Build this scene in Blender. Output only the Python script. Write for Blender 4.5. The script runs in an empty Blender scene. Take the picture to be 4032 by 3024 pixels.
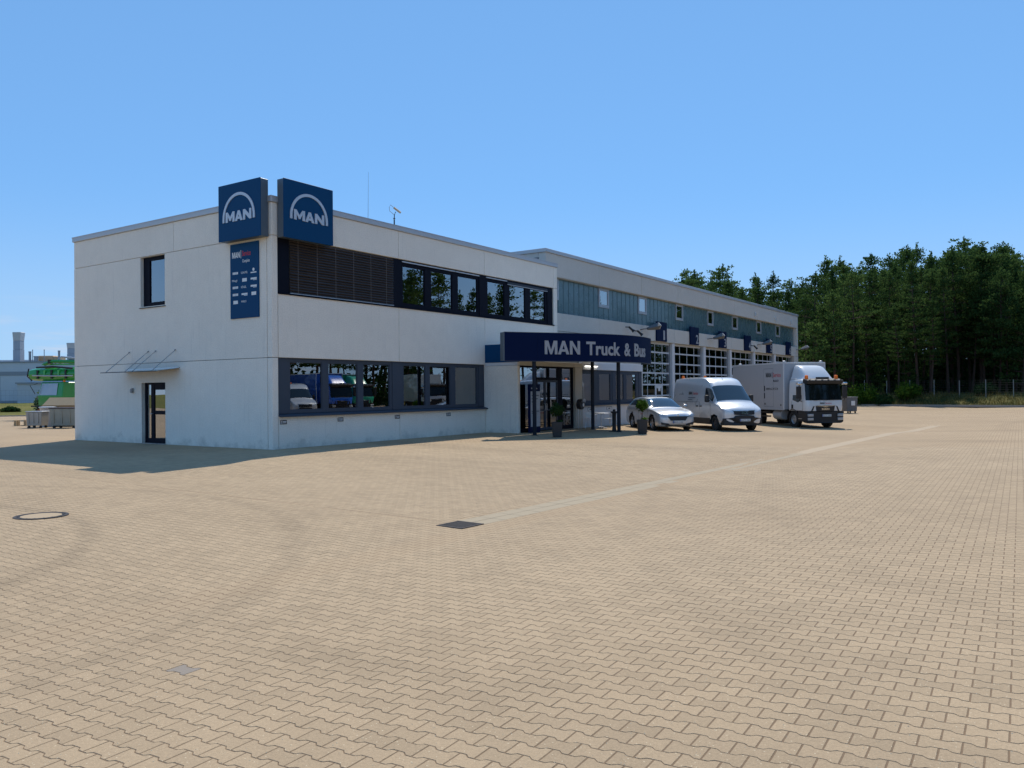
import bpy, bmesh, math, random
import numpy as np
from mathutils import Vector, Matrix
random.seed(7)
rng = np.random.default_rng(7)
R = math.radians
scene = bpy.context.scene
col = scene.collection

# ------------------------------------------------------------------ camera, sky, sun, exposure
CAM = Vector((-17.799, -21.609, 1.88))
YAW, PITCH, ROLL = 0.9749, 0.0079, -0.0093
fw = Vector((math.sin(YAW), math.cos(YAW), 0)); rt = Vector((math.cos(YAW), -math.sin(YAW), 0)); up = Vector((0, 0, 1))
F_ = fw*math.cos(PITCH)+up*math.sin(PITCH); U_ = up*math.cos(PITCH)-fw*math.sin(PITCH)
R3 = rt*math.cos(ROLL)+U_*math.sin(ROLL); U3 = U_*math.cos(ROLL)-rt*math.sin(ROLL)
cam = bpy.data.cameras.new('camera'); camo = bpy.data.objects.new('camera', cam); col.objects.link(camo)
camo.matrix_world = Matrix(((R3.x, U3.x, -F_.x, CAM.x), (R3.y, U3.y, -F_.y, CAM.y), (R3.z, U3.z, -F_.z, CAM.z), (0, 0, 0, 1)))
cam.sensor_width = 36; cam.lens = 36*3207.5/4032; cam.clip_end = 5000; cam.clip_start = .05
scene.camera = camo

SUN = Vector((.68, .25, 1)).normalized()            # towards the sun
SUN_EL = math.asin(SUN.z); SUN_AZ = math.atan2(SUN.x, SUN.y)
world = bpy.data.worlds.new('World'); scene.world = world; world.use_nodes = True
wn = world.node_tree.nodes; wl = world.node_tree.links; wn.clear()
sky = wn.new('ShaderNodeTexSky'); sky.sky_type = 'NISHITA'; sky.sun_disc = False
sky.sun_elevation = SUN_EL; sky.sun_rotation = SUN_AZ
sky.altitude = 0; sky.air_density = .7; sky.dust_density = 0; sky.ozone_density = 6
bg = wn.new('ShaderNodeBackground'); bg.inputs['Strength'].default_value = .1
wo = wn.new('ShaderNodeOutputWorld')
sg = wn.new('ShaderNodeGamma'); sg.inputs[1].default_value = .38
sm_ = wn.new('ShaderNodeVectorMath'); sm_.operation = 'MULTIPLY'; sm_.inputs[1].default_value = (1.8, 3.2, 4.75)
wl.new(sky.outputs[0], sg.inputs[0]); wl.new(sg.outputs[0], sm_.inputs[0]); tc_ = wn.new('ShaderNodeTexCoord'); sp_ = wn.new('ShaderNodeSeparateXYZ'); wl.new(tc_.outputs['Generated'], sp_.inputs[0])
hz_ = wn.new('ShaderNodeMapRange'); hz_.interpolation_type = 'SMOOTHERSTEP'; wl.new(sp_.outputs[2], hz_.inputs[0])
for i_, v_ in ((1, 0.), (2, .26), (3, .6), (4, 0.)): hz_.inputs[i_].default_value = v_
mpw = wn.new('ShaderNodeMapping'); mpw.inputs['Scale'].default_value = (3., 3., 22.); wl.new(tc_.outputs['Generated'], mpw.inputs[0])
cn_ = wn.new('ShaderNodeTexNoise'); cn_.inputs['Scale'].default_value = 2.6; cn_.inputs['Detail'].default_value = 6; cn_.inputs['Roughness'].default_value = .6; wl.new(mpw.outputs[0], cn_.inputs['Vector'])
cr_ = wn.new('ShaderNodeMapRange'); cr_.interpolation_type = 'SMOOTHSTEP'; wl.new(cn_.outputs['Fac'], cr_.inputs[0])
for i_, v_ in ((1, .5), (2, .75), (3, 0.), (4, .8)): cr_.inputs[i_].default_value = v_
cb_ = wn.new('ShaderNodeMapRange'); cb_.interpolation_type = 'SMOOTHSTEP'; wl.new(sp_.outputs[2], cb_.inputs[0])
for i_, v_ in ((1, .02), (2, .13), (3, 1.), (4, 0.)): cb_.inputs[i_].default_value = v_
cm_ = wn.new('ShaderNodeMath'); cm_.operation = 'MULTIPLY'; wl.new(cr_.outputs[0], cm_.inputs[0]); wl.new(cb_.outputs[0], cm_.inputs[1])
mx1 = wn.new('ShaderNodeMix'); mx1.data_type = 'RGBA'; wl.new(hz_.outputs[0], mx1.inputs[0]); wl.new(sm_.outputs[0], mx1.inputs[6]); mx1.inputs[7].default_value = (4.6, 6.4, 8.5, 1)
mx2 = wn.new('ShaderNodeMix'); mx2.data_type = 'RGBA'; wl.new(cm_.outputs[0], mx2.inputs[0]); wl.new(mx1.outputs[2], mx2.inputs[6]); mx2.inputs[7].default_value = (6.2, 6.9, 8.2, 1)
wl.new(mx2.outputs[2], bg.inputs[0]); wl.new(bg.outputs[0], wo.inputs[0])

sl = bpy.data.lights.new('sun', 'SUN'); so = bpy.data.objects.new('sun', sl); col.objects.link(so)
sl.energy = 4.2; sl.angle = R(.5); sl.color = (1, .93, .82)
so.rotation_euler = SUN.to_track_quat('Z', 'Y').to_euler(); so.location = (0, 0, 60)
vs = scene.view_settings
vs.view_transform = 'Standard'; vs.look = 'None'; vs.exposure = 0.0; vs.gamma = 1; vs.use_curve_mapping = False
cy = scene.cycles
cy.max_bounces = 6; cy.transparent_max_bounces = 12; cy.glossy_bounces = 3; cy.diffuse_bounces = 3
cy.caustics_reflective = False; cy.caustics_refractive = False; cy.sample_clamp_indirect = 6
cy.use_denoising = True

# ------------------------------------------------------------------ terrain height
def gz(x, y):
    x = np.asarray(x, float); y = np.asarray(y, float)
    df = np.clip(-y-1.5, 0, None); dl = np.clip(-x, 0, None)
    g1 = np.interp(df, [0, 13, 20, 40, 400], [0, -.185, -.02, 0, 0])
    g2 = np.interp(dl, [0, 6, 13, 400], [0, -.11, 0, 0])*np.clip(1-(df-3)/7, 0, 1)
    tx_ = np.clip((x-21)/5, 0, 1); g1 = g1*(1+.65*tx_*tx_*(3-2*tx_)*np.clip(1-(x-34)/15, 0, 1))
    return np.minimum(g1, 0)+g2*np.clip(1+g1/.19, 0, 1)
def gzf(x, y): return float(gz(x, y))
def ggrad(x, y, e=.05): return (gz(np.asarray(x)+e, y)-gz(np.asarray(x)-e, y))/(2*e), (gz(x, np.asarray(y)+e)-gz(x, np.asarray(y)-e))/(2*e)

# ------------------------------------------------------------------ helpers: objects
def tag(o, label=None, cat=None, group=None, kind=None):
    if label: o['label'] = label
    if cat: o['category'] = cat
    if group: o['group'] = group
    if kind: o['kind'] = kind
    return o
def empty(name, loc=(0, 0, 0), rz=0, label=None, cat=None, group=None):
    o = bpy.data.objects.new(name, None); col.objects.link(o); o.location = loc; o.rotation_euler = (0, 0, rz)
    o.empty_display_size = .1
    return tag(o, label, cat, group)
def off(parent):
    if parent is None or parent.get('_local'): return Vector((0, 0, 0))
    v = Vector((0, 0, 0)); p = parent
    while p is not None: v += p.location; p = p.parent
    return v
class MB:
    """mesh builder"""
    def __init__(s): s.v = []; s.f = []; s.mi = []; s.cm = 0
    def add(s, vs_, fs, mi=None):
        n = len(s.v); s.v.extend([tuple(p) for p in vs_]); s.f.extend([tuple(n+i for i in f) for f in fs]); s.mi.extend([s.cm if mi is None else mi]*len(fs)); return s
    def box(s, x0, x1, y0, y1, z0, z1, mi=None):
        if x0 > x1: x0, x1 = x1, x0
        if y0 > y1: y0, y1 = y1, y0
        if z0 > z1: z0, z1 = z1, z0
        return s.add([(x0, y0, z0), (x1, y0, z0), (x1, y1, z0), (x0, y1, z0), (x0, y0, z1), (x1, y0, z1), (x1, y1, z1), (x0, y1, z1)],
              [(3, 2, 1, 0), (4, 5, 6, 7), (0, 1, 5, 4), (1, 2, 6, 5), (2, 3, 7, 6), (3, 0, 4, 7)], mi)
    def tube(s, pts, r, n=8, cap=True, mi=None):
        pts = [Vector(p) for p in pts]; rr = r if isinstance(r, (list, tuple)) else [r]*len(pts)
        vs_ = []; fs = []
        for i, p in enumerate(pts):
            d = (pts[min(i+1, len(pts)-1)]-pts[max(i-1, 0)]).normalized()
            a = d.cross(Vector((0, 0, 1)) if abs(d.z) < .95 else Vector((1, 0, 0))).normalized(); b = d.cross(a)
            for k in range(n):
                t = 2*math.pi*k/n; vs_.append(p+(a*math.cos(t)+b*math.sin(t))*rr[i])
        for i in range(len(pts)-1):
            for k in range(n): fs.append((i*n+k, i*n+(k+1) % n, (i+1)*n+(k+1) % n, (i+1)*n+k))
        if cap: fs.append(tuple(range(n-1, -1, -1))); fs.append(tuple((len(pts)-1)*n+k for k in range(n)))
        return s.add(vs_, fs, mi)
    def lathe(s, prof, n=20, o=(0, 0, 0), axis='Z', mi=None, close=True):
        vs_ = []; fs = []
        for (r, z) in prof:
            for k in range(n):
                t = 2*math.pi*k/n; c, q = r*math.cos(t), r*math.sin(t)
                p = (c, q, z) if axis == 'Z' else ((c, z, q) if axis == 'Y' else (z, c, q))
                vs_.append((p[0]+o[0], p[1]+o[1], p[2]+o[2]))
        m = len(prof)
        for i in range(m-1):
            for k in range(n): fs.append((i*n+k, i*n+(k+1) % n, (i+1)*n+(k+1) % n, (i+1)*n+k))
        if close:
            fs.append(tuple(range(n-1, -1, -1))); fs.append(tuple((m-1)*n+k for k in range(n)))
        return s.add(vs_, fs, mi)
    def prism(s, poly, h0, h1, fn=None, mi=None):
        """poly 2D list, extruded from h0 to h1; fn maps (a,b,h)->xyz"""
        fn = fn or (lambda a, b, h: (a, b, h)); n = len(poly)
        vs_ = [fn(a, b, h0) for a, b in poly]+[fn(a, b, h1) for a, b in poly]
        fs = [tuple(range(n-1, -1, -1)), tuple(range(n, 2*n))]+[(i, (i+1) % n, n+(i+1) % n, n+i) for i in range(n)]
        return s.add(vs_, fs, mi)
    def build(s, name, mats, parent=None, smooth=None, bevel=0, seg=1, local=False):
        me = bpy.data.meshes.new(name)
        o_ = Vector((0, 0, 0)) if local else off(parent)
        me.from_pydata([(p[0]-o_.x, p[1]-o_.y, p[2]-o_.z) for p in s.v], [], s.f)
        if not isinstance(mats, (list, tuple)): mats = [mats]
        for m in mats: me.materials.append(m)
        if len(mats) > 1: me.polygons.foreach_set('material_index', s.mi)
        bm = bmesh.new(); bm.from_mesh(me)
        bmesh.ops.remove_doubles(bm, verts=bm.verts, dist=1e-5) if smooth else None
        bmesh.ops.recalc_face_normals(bm, faces=bm.faces)
        if bevel:
            ed = [e for e in bm.edges if len(e.link_faces) == 2 and e.calc_face_angle(0) > R(35)]
            bmesh.ops.bevel(bm, geom=ed, offset=bevel, segments=seg, affect='EDGES', profile=.6, clamp_overlap=True)
        bm.to_mesh(me); bm.free()
        if smooth:
            me.shade_smooth(); me.set_sharp_from_angle(angle=R(smooth))
        return link(name, me, parent)
def link(name, me, parent=None):
    o = bpy.data.objects.new(name, me); col.objects.link(o)
    if parent is not None: o.parent = parent
    return o
def box(name, m, x0, x1, y0, y1, z0, z1, parent=None, bevel=0):
    return MB().box(x0, x1, y0, y1, z0, z1).build(name, m, parent, bevel=bevel)
def copy_tree(o, parent=None):
    c = o.copy(); col.objects.link(c); c.parent = parent
    for ch in [k for k in bpy.data.objects if k.parent == o]: copy_tree(ch, c)
    return c

# ------------------------------------------------------------------ helpers: materials
def lk(nt, a, b): nt.links.new(a, b)
def nd(nt, t, **kw):
    n = nt.nodes.new(t)
    for k, v in kw.items():
        if k in n.inputs: 
            if hasattr(v, 'is_output') or isinstance(v, bpy.types.NodeSocket): lk(nt, v, n.inputs[k])
            else: n.inputs[k].default_value = v
        else: setattr(n, k, v)
    return n
def mth(nt, op, a, b=None, c=None, clamp=False):
    n = nt.nodes.new('ShaderNodeMath'); n.operation = op; n.use_clamp = clamp
    for i, v in enumerate((a, b, c)):
        if v is None: continue
        if isinstance(v, bpy.types.NodeSocket): lk(nt, v, n.inputs[i])
        else: n.inputs[i].default_value = v
    return n.outputs[0]
def mixc(nt, fac, a, b, mode='MIX'):
    n = nt.nodes.new('ShaderNodeMix'); n.data_type = 'RGBA'; n.blend_type = mode
    for i, v in ((0, fac), (6, a), (7, b)):
        if isinstance(v, bpy.types.NodeSocket): lk(nt, v, n.inputs[i])
        elif i == 0: n.inputs[0].default_value = v
        else: n.inputs[i].default_value = (*v, 1) if len(v) == 3 else v
    return n.outputs[2]
def ramp(nt, x, lo, hi, a=0., b=1.):
    n = nt.nodes.new('ShaderNodeMapRange'); n.interpolation_type = 'SMOOTHSTEP'
    lk(nt, x, n.inputs[0]); n.inputs[1].default_value = lo; n.inputs[2].default_value = hi; n.inputs[3].default_value = a; n.inputs[4].default_value = b
    return n.outputs[0]
def noise(nt, vec, scale, detail=3, rough=.55):
    n = nt.nodes.new('ShaderNodeTexNoise'); n.inputs['Scale'].default_value = scale; n.inputs['Detail'].default_value = detail; n.inputs['Roughness'].default_value = rough
    if vec is not None: lk(nt, vec, n.inputs['Vector'])
    return n.outputs['Fac']
def pos(nt): return nt.nodes.new('ShaderNodeNewGeometry').outputs['Position']
def base(name):
    m = bpy.data.materials.new(name); m.use_nodes = True; nt = m.node_tree
    p = nt.nodes['Principled BSDF']; return m, nt, p
def mat(name, c, rough=.5, metal=0, var=.08, vs_=3., bump=0, bs=40, spec=None, coat=0, emit=0, fine=0):
    m, nt, p = base(name)
    p.inputs['Roughness'].default_value = rough; p.inputs['Metallic'].default_value = metal
    if spec is not None: p.inputs['Specular IOR Level'].default_value = spec
    if coat: p.inputs['Coat Weight'].default_value = coat; p.inputs['Coat Roughness'].default_value = .04
    if var or bump or fine:
        ps = pos(nt)
        n1 = noise(nt, ps, vs_, 4)
        k = mth(nt, 'MULTIPLY_ADD', n1, 2*var, 1-var)
        if fine:
            n2 = noise(nt, ps, 90, 2); k = mth(nt, 'MULTIPLY', k, mth(nt, 'MULTIPLY_ADD', n2, 2*fine, 1-fine))
        c2 = mixc(nt, 1., c, (1, 1, 1), 'MULTIPLY')
        g = nt.nodes.new('ShaderNodeVectorMath'); g.operation = 'SCALE'; g.inputs[0].default_value = c; lk(nt, k, g.inputs['Scale'])
        lk(nt, g.outputs[0], p.inputs['Base Color'])
        r_ = mth(nt, 'MULTIPLY_ADD', n1, .16, max(0, rough-.08)); lk(nt, r_, p.inputs['Roughness'])
        if bump:
            b = nt.nodes.new('ShaderNodeBump'); b.inputs['Strength'].default_value = 1; b.inputs['Distance'].default_value = bump
            lk(nt, noise(nt, ps, bs, 4, .6), b.inputs['Height']); lk(nt, b.outputs[0], p.inputs['Normal'])
    else: p.inputs['Base Color'].default_value = (*c, 1)
    if emit:
        p.inputs['Emission Color'].default_value = (*c, 1); p.inputs['Emission Strength'].default_value = emit
    return m

def plaster_mat(name, c, stain=True):
    m, nt, p = base(name); ps = pos(nt)
    big = noise(nt, ps, .35, 4); mid = noise(nt, ps, 2.2, 5, .65); fine = noise(nt, ps, 26, 4, .75)
    k = mth(nt, 'MULTIPLY', mth(nt, 'MULTIPLY_ADD', big, .16, .92), mth(nt, 'MULTIPLY_ADD', mid, .14, .93))
    k = mth(nt, 'MULTIPLY', k, mth(nt, 'MULTIPLY_ADD', fine, .7, .65))
    g = nt.nodes.new('ShaderNodeVectorMath'); g.operation = 'SCALE'; g.inputs[0].default_value = c; lk(nt, k, g.inputs['Scale'])
    colr = g.outputs[0]
    if stain:
        sx = nt.nodes.new('ShaderNodeSeparateXYZ'); lk(nt, ps, sx.inputs[0])
        st = noise(nt, ps, 1.3, 6, .7)
        # splash dirt and algae with a ragged shape along the foot of the wall
        h = mth(nt, 'MULTIPLY_ADD', st, 1.7, -.72)
        f = ramp(nt, mth(nt, 'SUBTRACT', h, sx.outputs[2]), -.1, .25)
        colr = mixc(nt, mth(nt, 'MULTIPLY', f, .28), colr, (.2, .2, .16))
        # rain streaks below the coping
        mp = nt.nodes.new('ShaderNodeMapping'); mp.inputs['Scale'].default_value = (5, 5, .25); lk(nt, ps, mp.inputs[0])
        s2 = noise(nt, mp.outputs[0], 1.6, 4, .6)
        colr = mixc(nt, ramp(nt, s2, .55, .8, 0, .18), colr, (.25, .25, .25))
    lk(nt, colr, p.inputs['Base Color']); p.inputs['Roughness'].default_value = .9
    p.inputs['Specular IOR Level'].default_value = .25
    b = nt.nodes.new('ShaderNodeBump'); b.inputs['Distance'].default_value = .012; b.inputs['Strength'].default_value = .9
    lk(nt, fine, b.inputs['Height']); lk(nt, b.outputs[0], p.inputs['Normal'])
    return m
def glass_mat(name, tint=(.6, .66, .66), refl=1.0, ior=1.55, rough=.0, wav=.0):
    m = bpy.data.materials.new(name); m.use_nodes = True; nt = m.node_tree; nt.nodes.clear()
    out = nt.nodes.new('ShaderNodeOutputMaterial')
    tr = nd(nt, 'ShaderNodeBsdfTransparent'); tr.inputs[0].default_value = (*tint, 1)
    gl = nd(nt, 'ShaderNodeBsdfGlossy'); gl.inputs['Roughness'].default_value = rough; gl.inputs[0].default_value = (.95, .97, 1, 1)
    fr = nt.nodes.new('ShaderNodeFresnel'); fr.inputs[0].default_value = ior
    fac = mth(nt, 'MULTIPLY_ADD', fr.outputs[0], 1.5*refl, .04*refl, clamp=True)
    if wav:
        b = nt.nodes.new('ShaderNodeBump'); b.inputs['Distance'].default_value = wav
        lk(nt, noise(nt, pos(nt), 1.1, 1), b.inputs['Height']); lk(nt, b.outputs[0], gl.inputs['Normal'])
    mx = nt.nodes.new('ShaderNodeMixShader'); lk(nt, fac, mx.inputs[0]); lk(nt, tr.outputs[0], mx.inputs[1]); lk(nt, gl.outputs[0], mx.inputs[2])
    lk(nt, mx.outputs[0], out.inputs[0]); return m
def leaf_mat(name, c, c2, trans=.35):
    m = bpy.data.materials.new(name); m.use_nodes = True; nt = m.node_tree; nt.nodes.clear()
    out = nt.nodes.new('ShaderNodeOutputMaterial')
    at = nt.nodes.new('ShaderNodeAttribute'); at.attribute_name = 'rnd'
    oi = nt.nodes.new('ShaderNodeObjectInfo')
    f = mth(nt, 'MULTIPLY_ADD', oi.outputs['Random'], .45, mth(nt, 'MULTIPLY', at.outputs['Fac'], .6))
    cc = mixc(nt, f, c, c2)
    d = nd(nt, 'ShaderNodeBsdfDiffuse'); lk(nt, cc, d.inputs[0])
    t = nd(nt, 'ShaderNodeBsdfTranslucent'); lk(nt, cc, t.inputs[0])
    mx = nt.nodes.new('ShaderNodeMixShader'); mx.inputs[0].default_value = trans
    lk(nt, d.outputs[0], mx.inputs[1]); lk(nt, t.outputs[0], mx.inputs[2]); lk(nt, mx.outputs[0], out.inputs[0]); return m

# paving geometry constants: double-T stones laid in rows along the facade direction
PL, PP, PA, PROT = .2105, .1385, .0125, R(2.2)
pc, psn = math.cos(PROT), math.sin(PROT)
def pave_tone(nt, ps, rnd=None):
    sx = nt.nodes.new('ShaderNodeSeparateXYZ'); lk(nt, ps, sx.inputs[0]); X, Y = sx.outputs[0], sx.outputs[1]
    big = noise(nt, ps, .12, 4, .6); mid = noise(nt, ps, .9, 4, .6); fine = noise(nt, ps, 55, 3, .75)
    k = mth(nt, 'MULTIPLY', mth(nt, 'MULTIPLY_ADD', big, .26, .87), mth(nt, 'MULTIPLY_ADD', mid, .2, .9))
    k = mth(nt, 'MULTIPLY', k, mth(nt, 'MULTIPLY_ADD', fine, .6, .7))
    k = mth(nt, 'MULTIPLY', k, mth(nt, 'MULTIPLY_ADD', noise(nt, ps, 190, 2, .8), .7, .65))
    if rnd is not None: k = mth(nt, 'MULTIPLY', k, mth(nt, 'MULTIPLY_ADD', mth(nt, 'POWER', rnd, 1.6), -.14, 1.04))
    # tyre tracks of turning lorries
    for (cx_, cy_, r_, w_, a_) in ((-16.5, -7.3, 5.67, .26, .14), (-16.5, -7.3, 8.4, .3, .1), (4., -38., 22., .4, .04), (4., -38., 24.2, .4, .04), (30., -45., 26., .5, .05)):
        dx = mth(nt, 'SUBTRACT', X, cx_); dy = mth(nt, 'SUBTRACT', Y, cy_)
        d = mth(nt, 'SQRT', mth(nt, 'ADD', mth(nt, 'MULTIPLY', dx, dx), mth(nt, 'MULTIPLY', dy, dy)))
        e = mth(nt, 'ABSOLUTE', mth(nt, 'SUBTRACT', d, r_))
        e = mth(nt, 'ADD', e, mth(nt, 'MULTIPLY_ADD', mid, .3, -.15))
        f = ramp(nt, e, 0, w_, a_, 0); k = mth(nt, 'MULTIPLY', k, mth(nt, 'SUBTRACT', 1., f))
    # grime bands across the far yard
    mp = nt.nodes.new('ShaderNodeMapping'); mp.inputs['Scale'].default_value = (.35, .06, 1); lk(nt, ps, mp.inputs[0])
    s2 = noise(nt, mp.outputs[0], 1., 3, .5); k = mth(nt, 'MULTIPLY', k, ramp(nt, s2, .5, .75, 1, .86))
    c = mixc(nt, big, PAVE_A, PAVE_B)
    g = nt.nodes.new('ShaderNodeVectorMath'); g.operation = 'SCALE'; lk(nt, c, g.inputs[0]); lk(nt, k, g.inputs['Scale'])
    return g.outputs[0], fine
PAVE_A = (.395, .283, .17); PAVE_B = (.43, .318, .198)
SAND = (.135, .08, .045)
def stone_mat():
    m, nt, p = base('paving_stone'); ps = pos(nt)
    at = nt.nodes.new('ShaderNodeAttribute'); at.attribute_name = 'rnd'
    c, fine = pave_tone(nt, ps, at.outputs['Fac'])
    v = nt.nodes.new('ShaderNodeTexVoronoi'); v.inputs['Scale'].default_value = 38; lk(nt, ps, v.inputs['Vector'])
    dens = noise(nt, ps, 1.7, 3)
    sp = mth(nt, 'MULTIPLY', ramp(nt, v.outputs['Distance'], .10, .2, 1, 0), ramp(nt, mth(nt, 'ADD', v.outputs['Color'], dens), 1.05, 1.2))
    c = mixc(nt, mth(nt, 'MULTIPLY', sp, .7), c, (.7, .6, .42))
    v2 = nt.nodes.new('ShaderNodeTexVoronoi'); v2.inputs['Scale'].default_value = 23; lk(nt, ps, v2.inputs['Vector'])
    sp2 = mth(nt, 'MULTIPLY', ramp(nt, v2.outputs['Distance'], .08, .16, 1, 0), ramp(nt, v2.outputs['Color'], .8, .85))
    c = mixc(nt, mth(nt, 'MULTIPLY', sp2, .5), c, (.1, .075, .055))
    lk(nt, c, p.inputs['Base Color']); p.inputs['Roughness'].default_value = .85; p.inputs['Specular IOR Level'].default_value = .3
    b = nt.nodes.new('ShaderNodeBump'); b.inputs['Distance'].default_value = .004
    lk(nt, fine, b.inputs['Height']); lk(nt, b.outputs[0], p.inputs['Normal'])
    return m
def yard_mat():
    """same bond as the built stones, drawn where the stones are too far off to pick apart"""
    m, nt, p = base('yard_paving'); ps = pos(nt)
    c, fine = pave_tone(nt, ps)
    sx = nt.nodes.new('ShaderNodeSeparateXYZ'); lk(nt, ps, sx.inputs[0]); X, Y = sx.outputs[0], sx.outputs[1]
    s = mth(nt, 'ADD', mth(nt, 'MULTIPLY', X, pc), mth(nt, 'MULTIPLY', Y, psn)); t = mth(nt, 'SUBTRACT', mth(nt, 'MULTIPLY', Y, pc), mth(nt, 'MULTIPLY', X, psn))
    q = mth(nt, 'SUBTRACT', mth(nt, 'DIVIDE', s, PP), .5); tt = mth(nt, 'DIVIDE', t, PL)
    w = mth(nt, 'MAXIMUM', mth(nt, 'MINIMUM', mth(nt, 'MULTIPLY', mth(nt, 'COSINE', mth(nt, 'MULTIPLY', tt, 2*math.pi)), 1.8), 1), -1)
    rq = mth(nt, 'ROUND', q); sg = mth(nt, 'COSINE', mth(nt, 'MULTIPLY', rq, math.pi))
    dis = mth(nt, 'MULTIPLY', mth(nt, 'MULTIPLY', w, sg), -PA/PP)
    d1 = mth(nt, 'MULTIPLY', mth(nt, 'ABSOLUTE', mth(nt, 'SUBTRACT', mth(nt, 'SUBTRACT', q, rq), dis)), PP)
    row = mth(nt, 'CEIL', mth(nt, 'SUBTRACT', q, dis))
    par = mth(nt, 'MULTIPLY_ADD', mth(nt, 'COSINE', mth(nt, 'MULTIPLY', row, math.pi)), -.25, .25)
    fr = mth(nt, 'FRACT', mth(nt, 'ADD', mth(nt, 'ADD', tt, par), .5))
    d2 = mth(nt, 'MULTIPLY', mth(nt, 'MINIMUM', fr, mth(nt, 'SUBTRACT', 1., fr)), PL)
    d = mth(nt, 'MINIMUM', d1, d2)
    f = ramp(nt, d, .003, .0085, 1, 0)
    c = mixc(nt, mth(nt, 'MULTIPLY', f, .75), c, SAND)
    lk(nt, c, p.inputs['Base Color']); p.inputs['Roughness'].default_value = .88; p.inputs['Specular IOR Level'].default_value = .3
    b = nt.nodes.new('ShaderNodeBump'); b.inputs['Distance'].default_value = .004
    lk(nt, mth(nt, 'SUBTRACT', fine, mth(nt, 'MULTIPLY', f, .8)), b.inputs['Height']); lk(nt, b.outputs[0], p.inputs['Normal'])
    return m
def grass_mat(name, a, b_):
    m, nt, p = base(name); ps = pos(nt)
    n1 = noise(nt, ps, .25, 5, .65); n2 = noise(nt, ps, 5, 4, .7)
    c = mixc(nt, ramp(nt, n1, .35, .65), a, b_)
    g = nt.nodes.new('ShaderNodeVectorMath'); g.operation = 'SCALE'; lk(nt, c, g.inputs[0]); lk(nt, mth(nt, 'MULTIPLY_ADD', n2, .8, .6), g.inputs['Scale'])
    lk(nt, g.outputs[0], p.inputs['Base Color']); p.inputs['Roughness'].default_value = .95; p.inputs['Specular IOR Level'].default_value = .1
    b = nt.nodes.new('ShaderNodeBump'); b.inputs['Distance'].default_value = .12; lk(nt, n2, b.inputs['Height']); lk(nt, b.outputs[0], p.inputs['Normal'])
    return m

M = {}
M['plaster'] = plaster_mat('roughcast_plaster', (.84, .79, .70))
M['plaster_hall'] = plaster_mat('exposed_aggregate_panel', (.60, .58, .53), False)
M['joint'] = mat('joint_sealant', (.2, .2, .2), .8)
M['coping'] = mat('coping_sheet', (.5, .51, .53), .45, .4, .06, 1.5)
M['frame_dark'] = mat('navy_window_frame', (.004, .0055, .014), .6, spec=.12)
M['frame_slate'] = mat('slate_blue_frame', (.055, .07, .095), .55, spec=.2)
M['frame_grey'] = mat('grey_aluminium_frame', (.42, .45, .48), .4, .3)
M['glass'] = glass_mat('window_glass', refl=2.1, wav=.0009)
M['glass_hall'] = glass_mat('workshop_door_glass', (.62, .68, .66), .9, wav=.001)
M['glass_entr'] = glass_mat('entrance_glass', (.45, .48, .48), 2.6, wav=.0012)
M['interior'] = mat('interior_wall', (.22, .22, .21), .9)
M['interior_dark'] = mat('interior_floor', (.08, .08, .08), .8)
M['blind'] = mat('brown_blind_slat', (.055, .044, .042), .5, .2)
M['blind_line'] = mat('blind_cord', (.2, .18, .17), .6)
M['vblind'] = mat('vertical_blind', (.5, .52, .48), .8)
M['roof'] = mat('roof_membrane', (.18, .18, .18), .9)
M['sign_blue'] = mat('blue_sign_enamel', (.003, .055, .15), .5, 0, .04, 2, spec=.12)
M['sign_dimmed'] = mat('dimmed_sign_blue', (.002, .010, .048), .5, 0, .05, 2, spec=.08)  # sign blue darkened: the fascia's reflection of dark trees put into the colour
M['sign_side'] = mat('sign_edge', (.11, .14, .17), .45, .4)
M['silver'] = mat('silver_lettering', (.56, .58, .62), .35, .35)
M['letter_grey'] = mat('grey_fascia_lettering', (.36, .37, .39), .5)
M['white_print'] = mat('white_print', (.75, .77, .78), .5, var=.02)
M['red_print'] = mat('red_print', (.55, .02, .03), .45, var=.02)
M['black_print'] = mat('black_print', (.02, .02, .022), .5, var=.02)
M['steel'] = mat('brushed_steel', (.5, .52, .55), .3, .9)
M['alu'] = mat('chair_aluminium', (.6, .61, .62), .35, .8)
M['dark_metal'] = mat('dark_metal', (.03, .032, .036), .5, .5)
M['column'] = mat('column_blue_grey', (.012, .018, .03), .5, spec=.2)
M['teal'] = mat('profiled_glass', (.08, .15, .17), .28, 0, .22, 1.4, coat=.25)
M['teal_dark'] = mat('profiled_glass_rib', (.012, .04, .055), .4)
M['sand_beam'] = mat('concrete_lintel', (.5, .47, .4), .85, fine=.1)
M['door_white'] = mat('door_section_frame', (.6, .63, .66), .45)
M['pvc'] = None
M['white_wall'] = mat('white_render', (.66, .67, .68), .85, fine=.08, bump=.003)
M['lamp_grey'] = mat('floodlight_housing', (.3, .31, .32), .5, .2)
M['flood_grey'] = mat('floodlight_dark', (.11, .115, .12), .55)
M['lamp_glass'] = mat('floodlight_glass', (.6, .62, .6), .15)
M['black_plastic'] = mat('black_plastic', (.018, .018, .02), .55)
M['planter'] = mat('planter_black', (.02, .022, .026), .45)
M['soil'] = mat('soil', (.06, .045, .03), .95)
M['bark'] = mat('bark', (.09, .065, .045), .9, bump=.02, bs=12, var=.3)
M['bark_pine'] = mat('pine_bark', (.075, .045, .03), .9, bump=.03, bs=9, var=.35, vs_=1.2)
M['pine'] = leaf_mat('pine_needles', (.014, .042, .014), (.10, .16, .045), .45)
M['leaf'] = leaf_mat('shrub_leaf', (.04, .10, .015), (.13, .21, .03), .45)
M['leaf_pale'] = leaf_mat('pale_leaf', (.12, .18, .08), (.26, .32, .16), .4)
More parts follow.
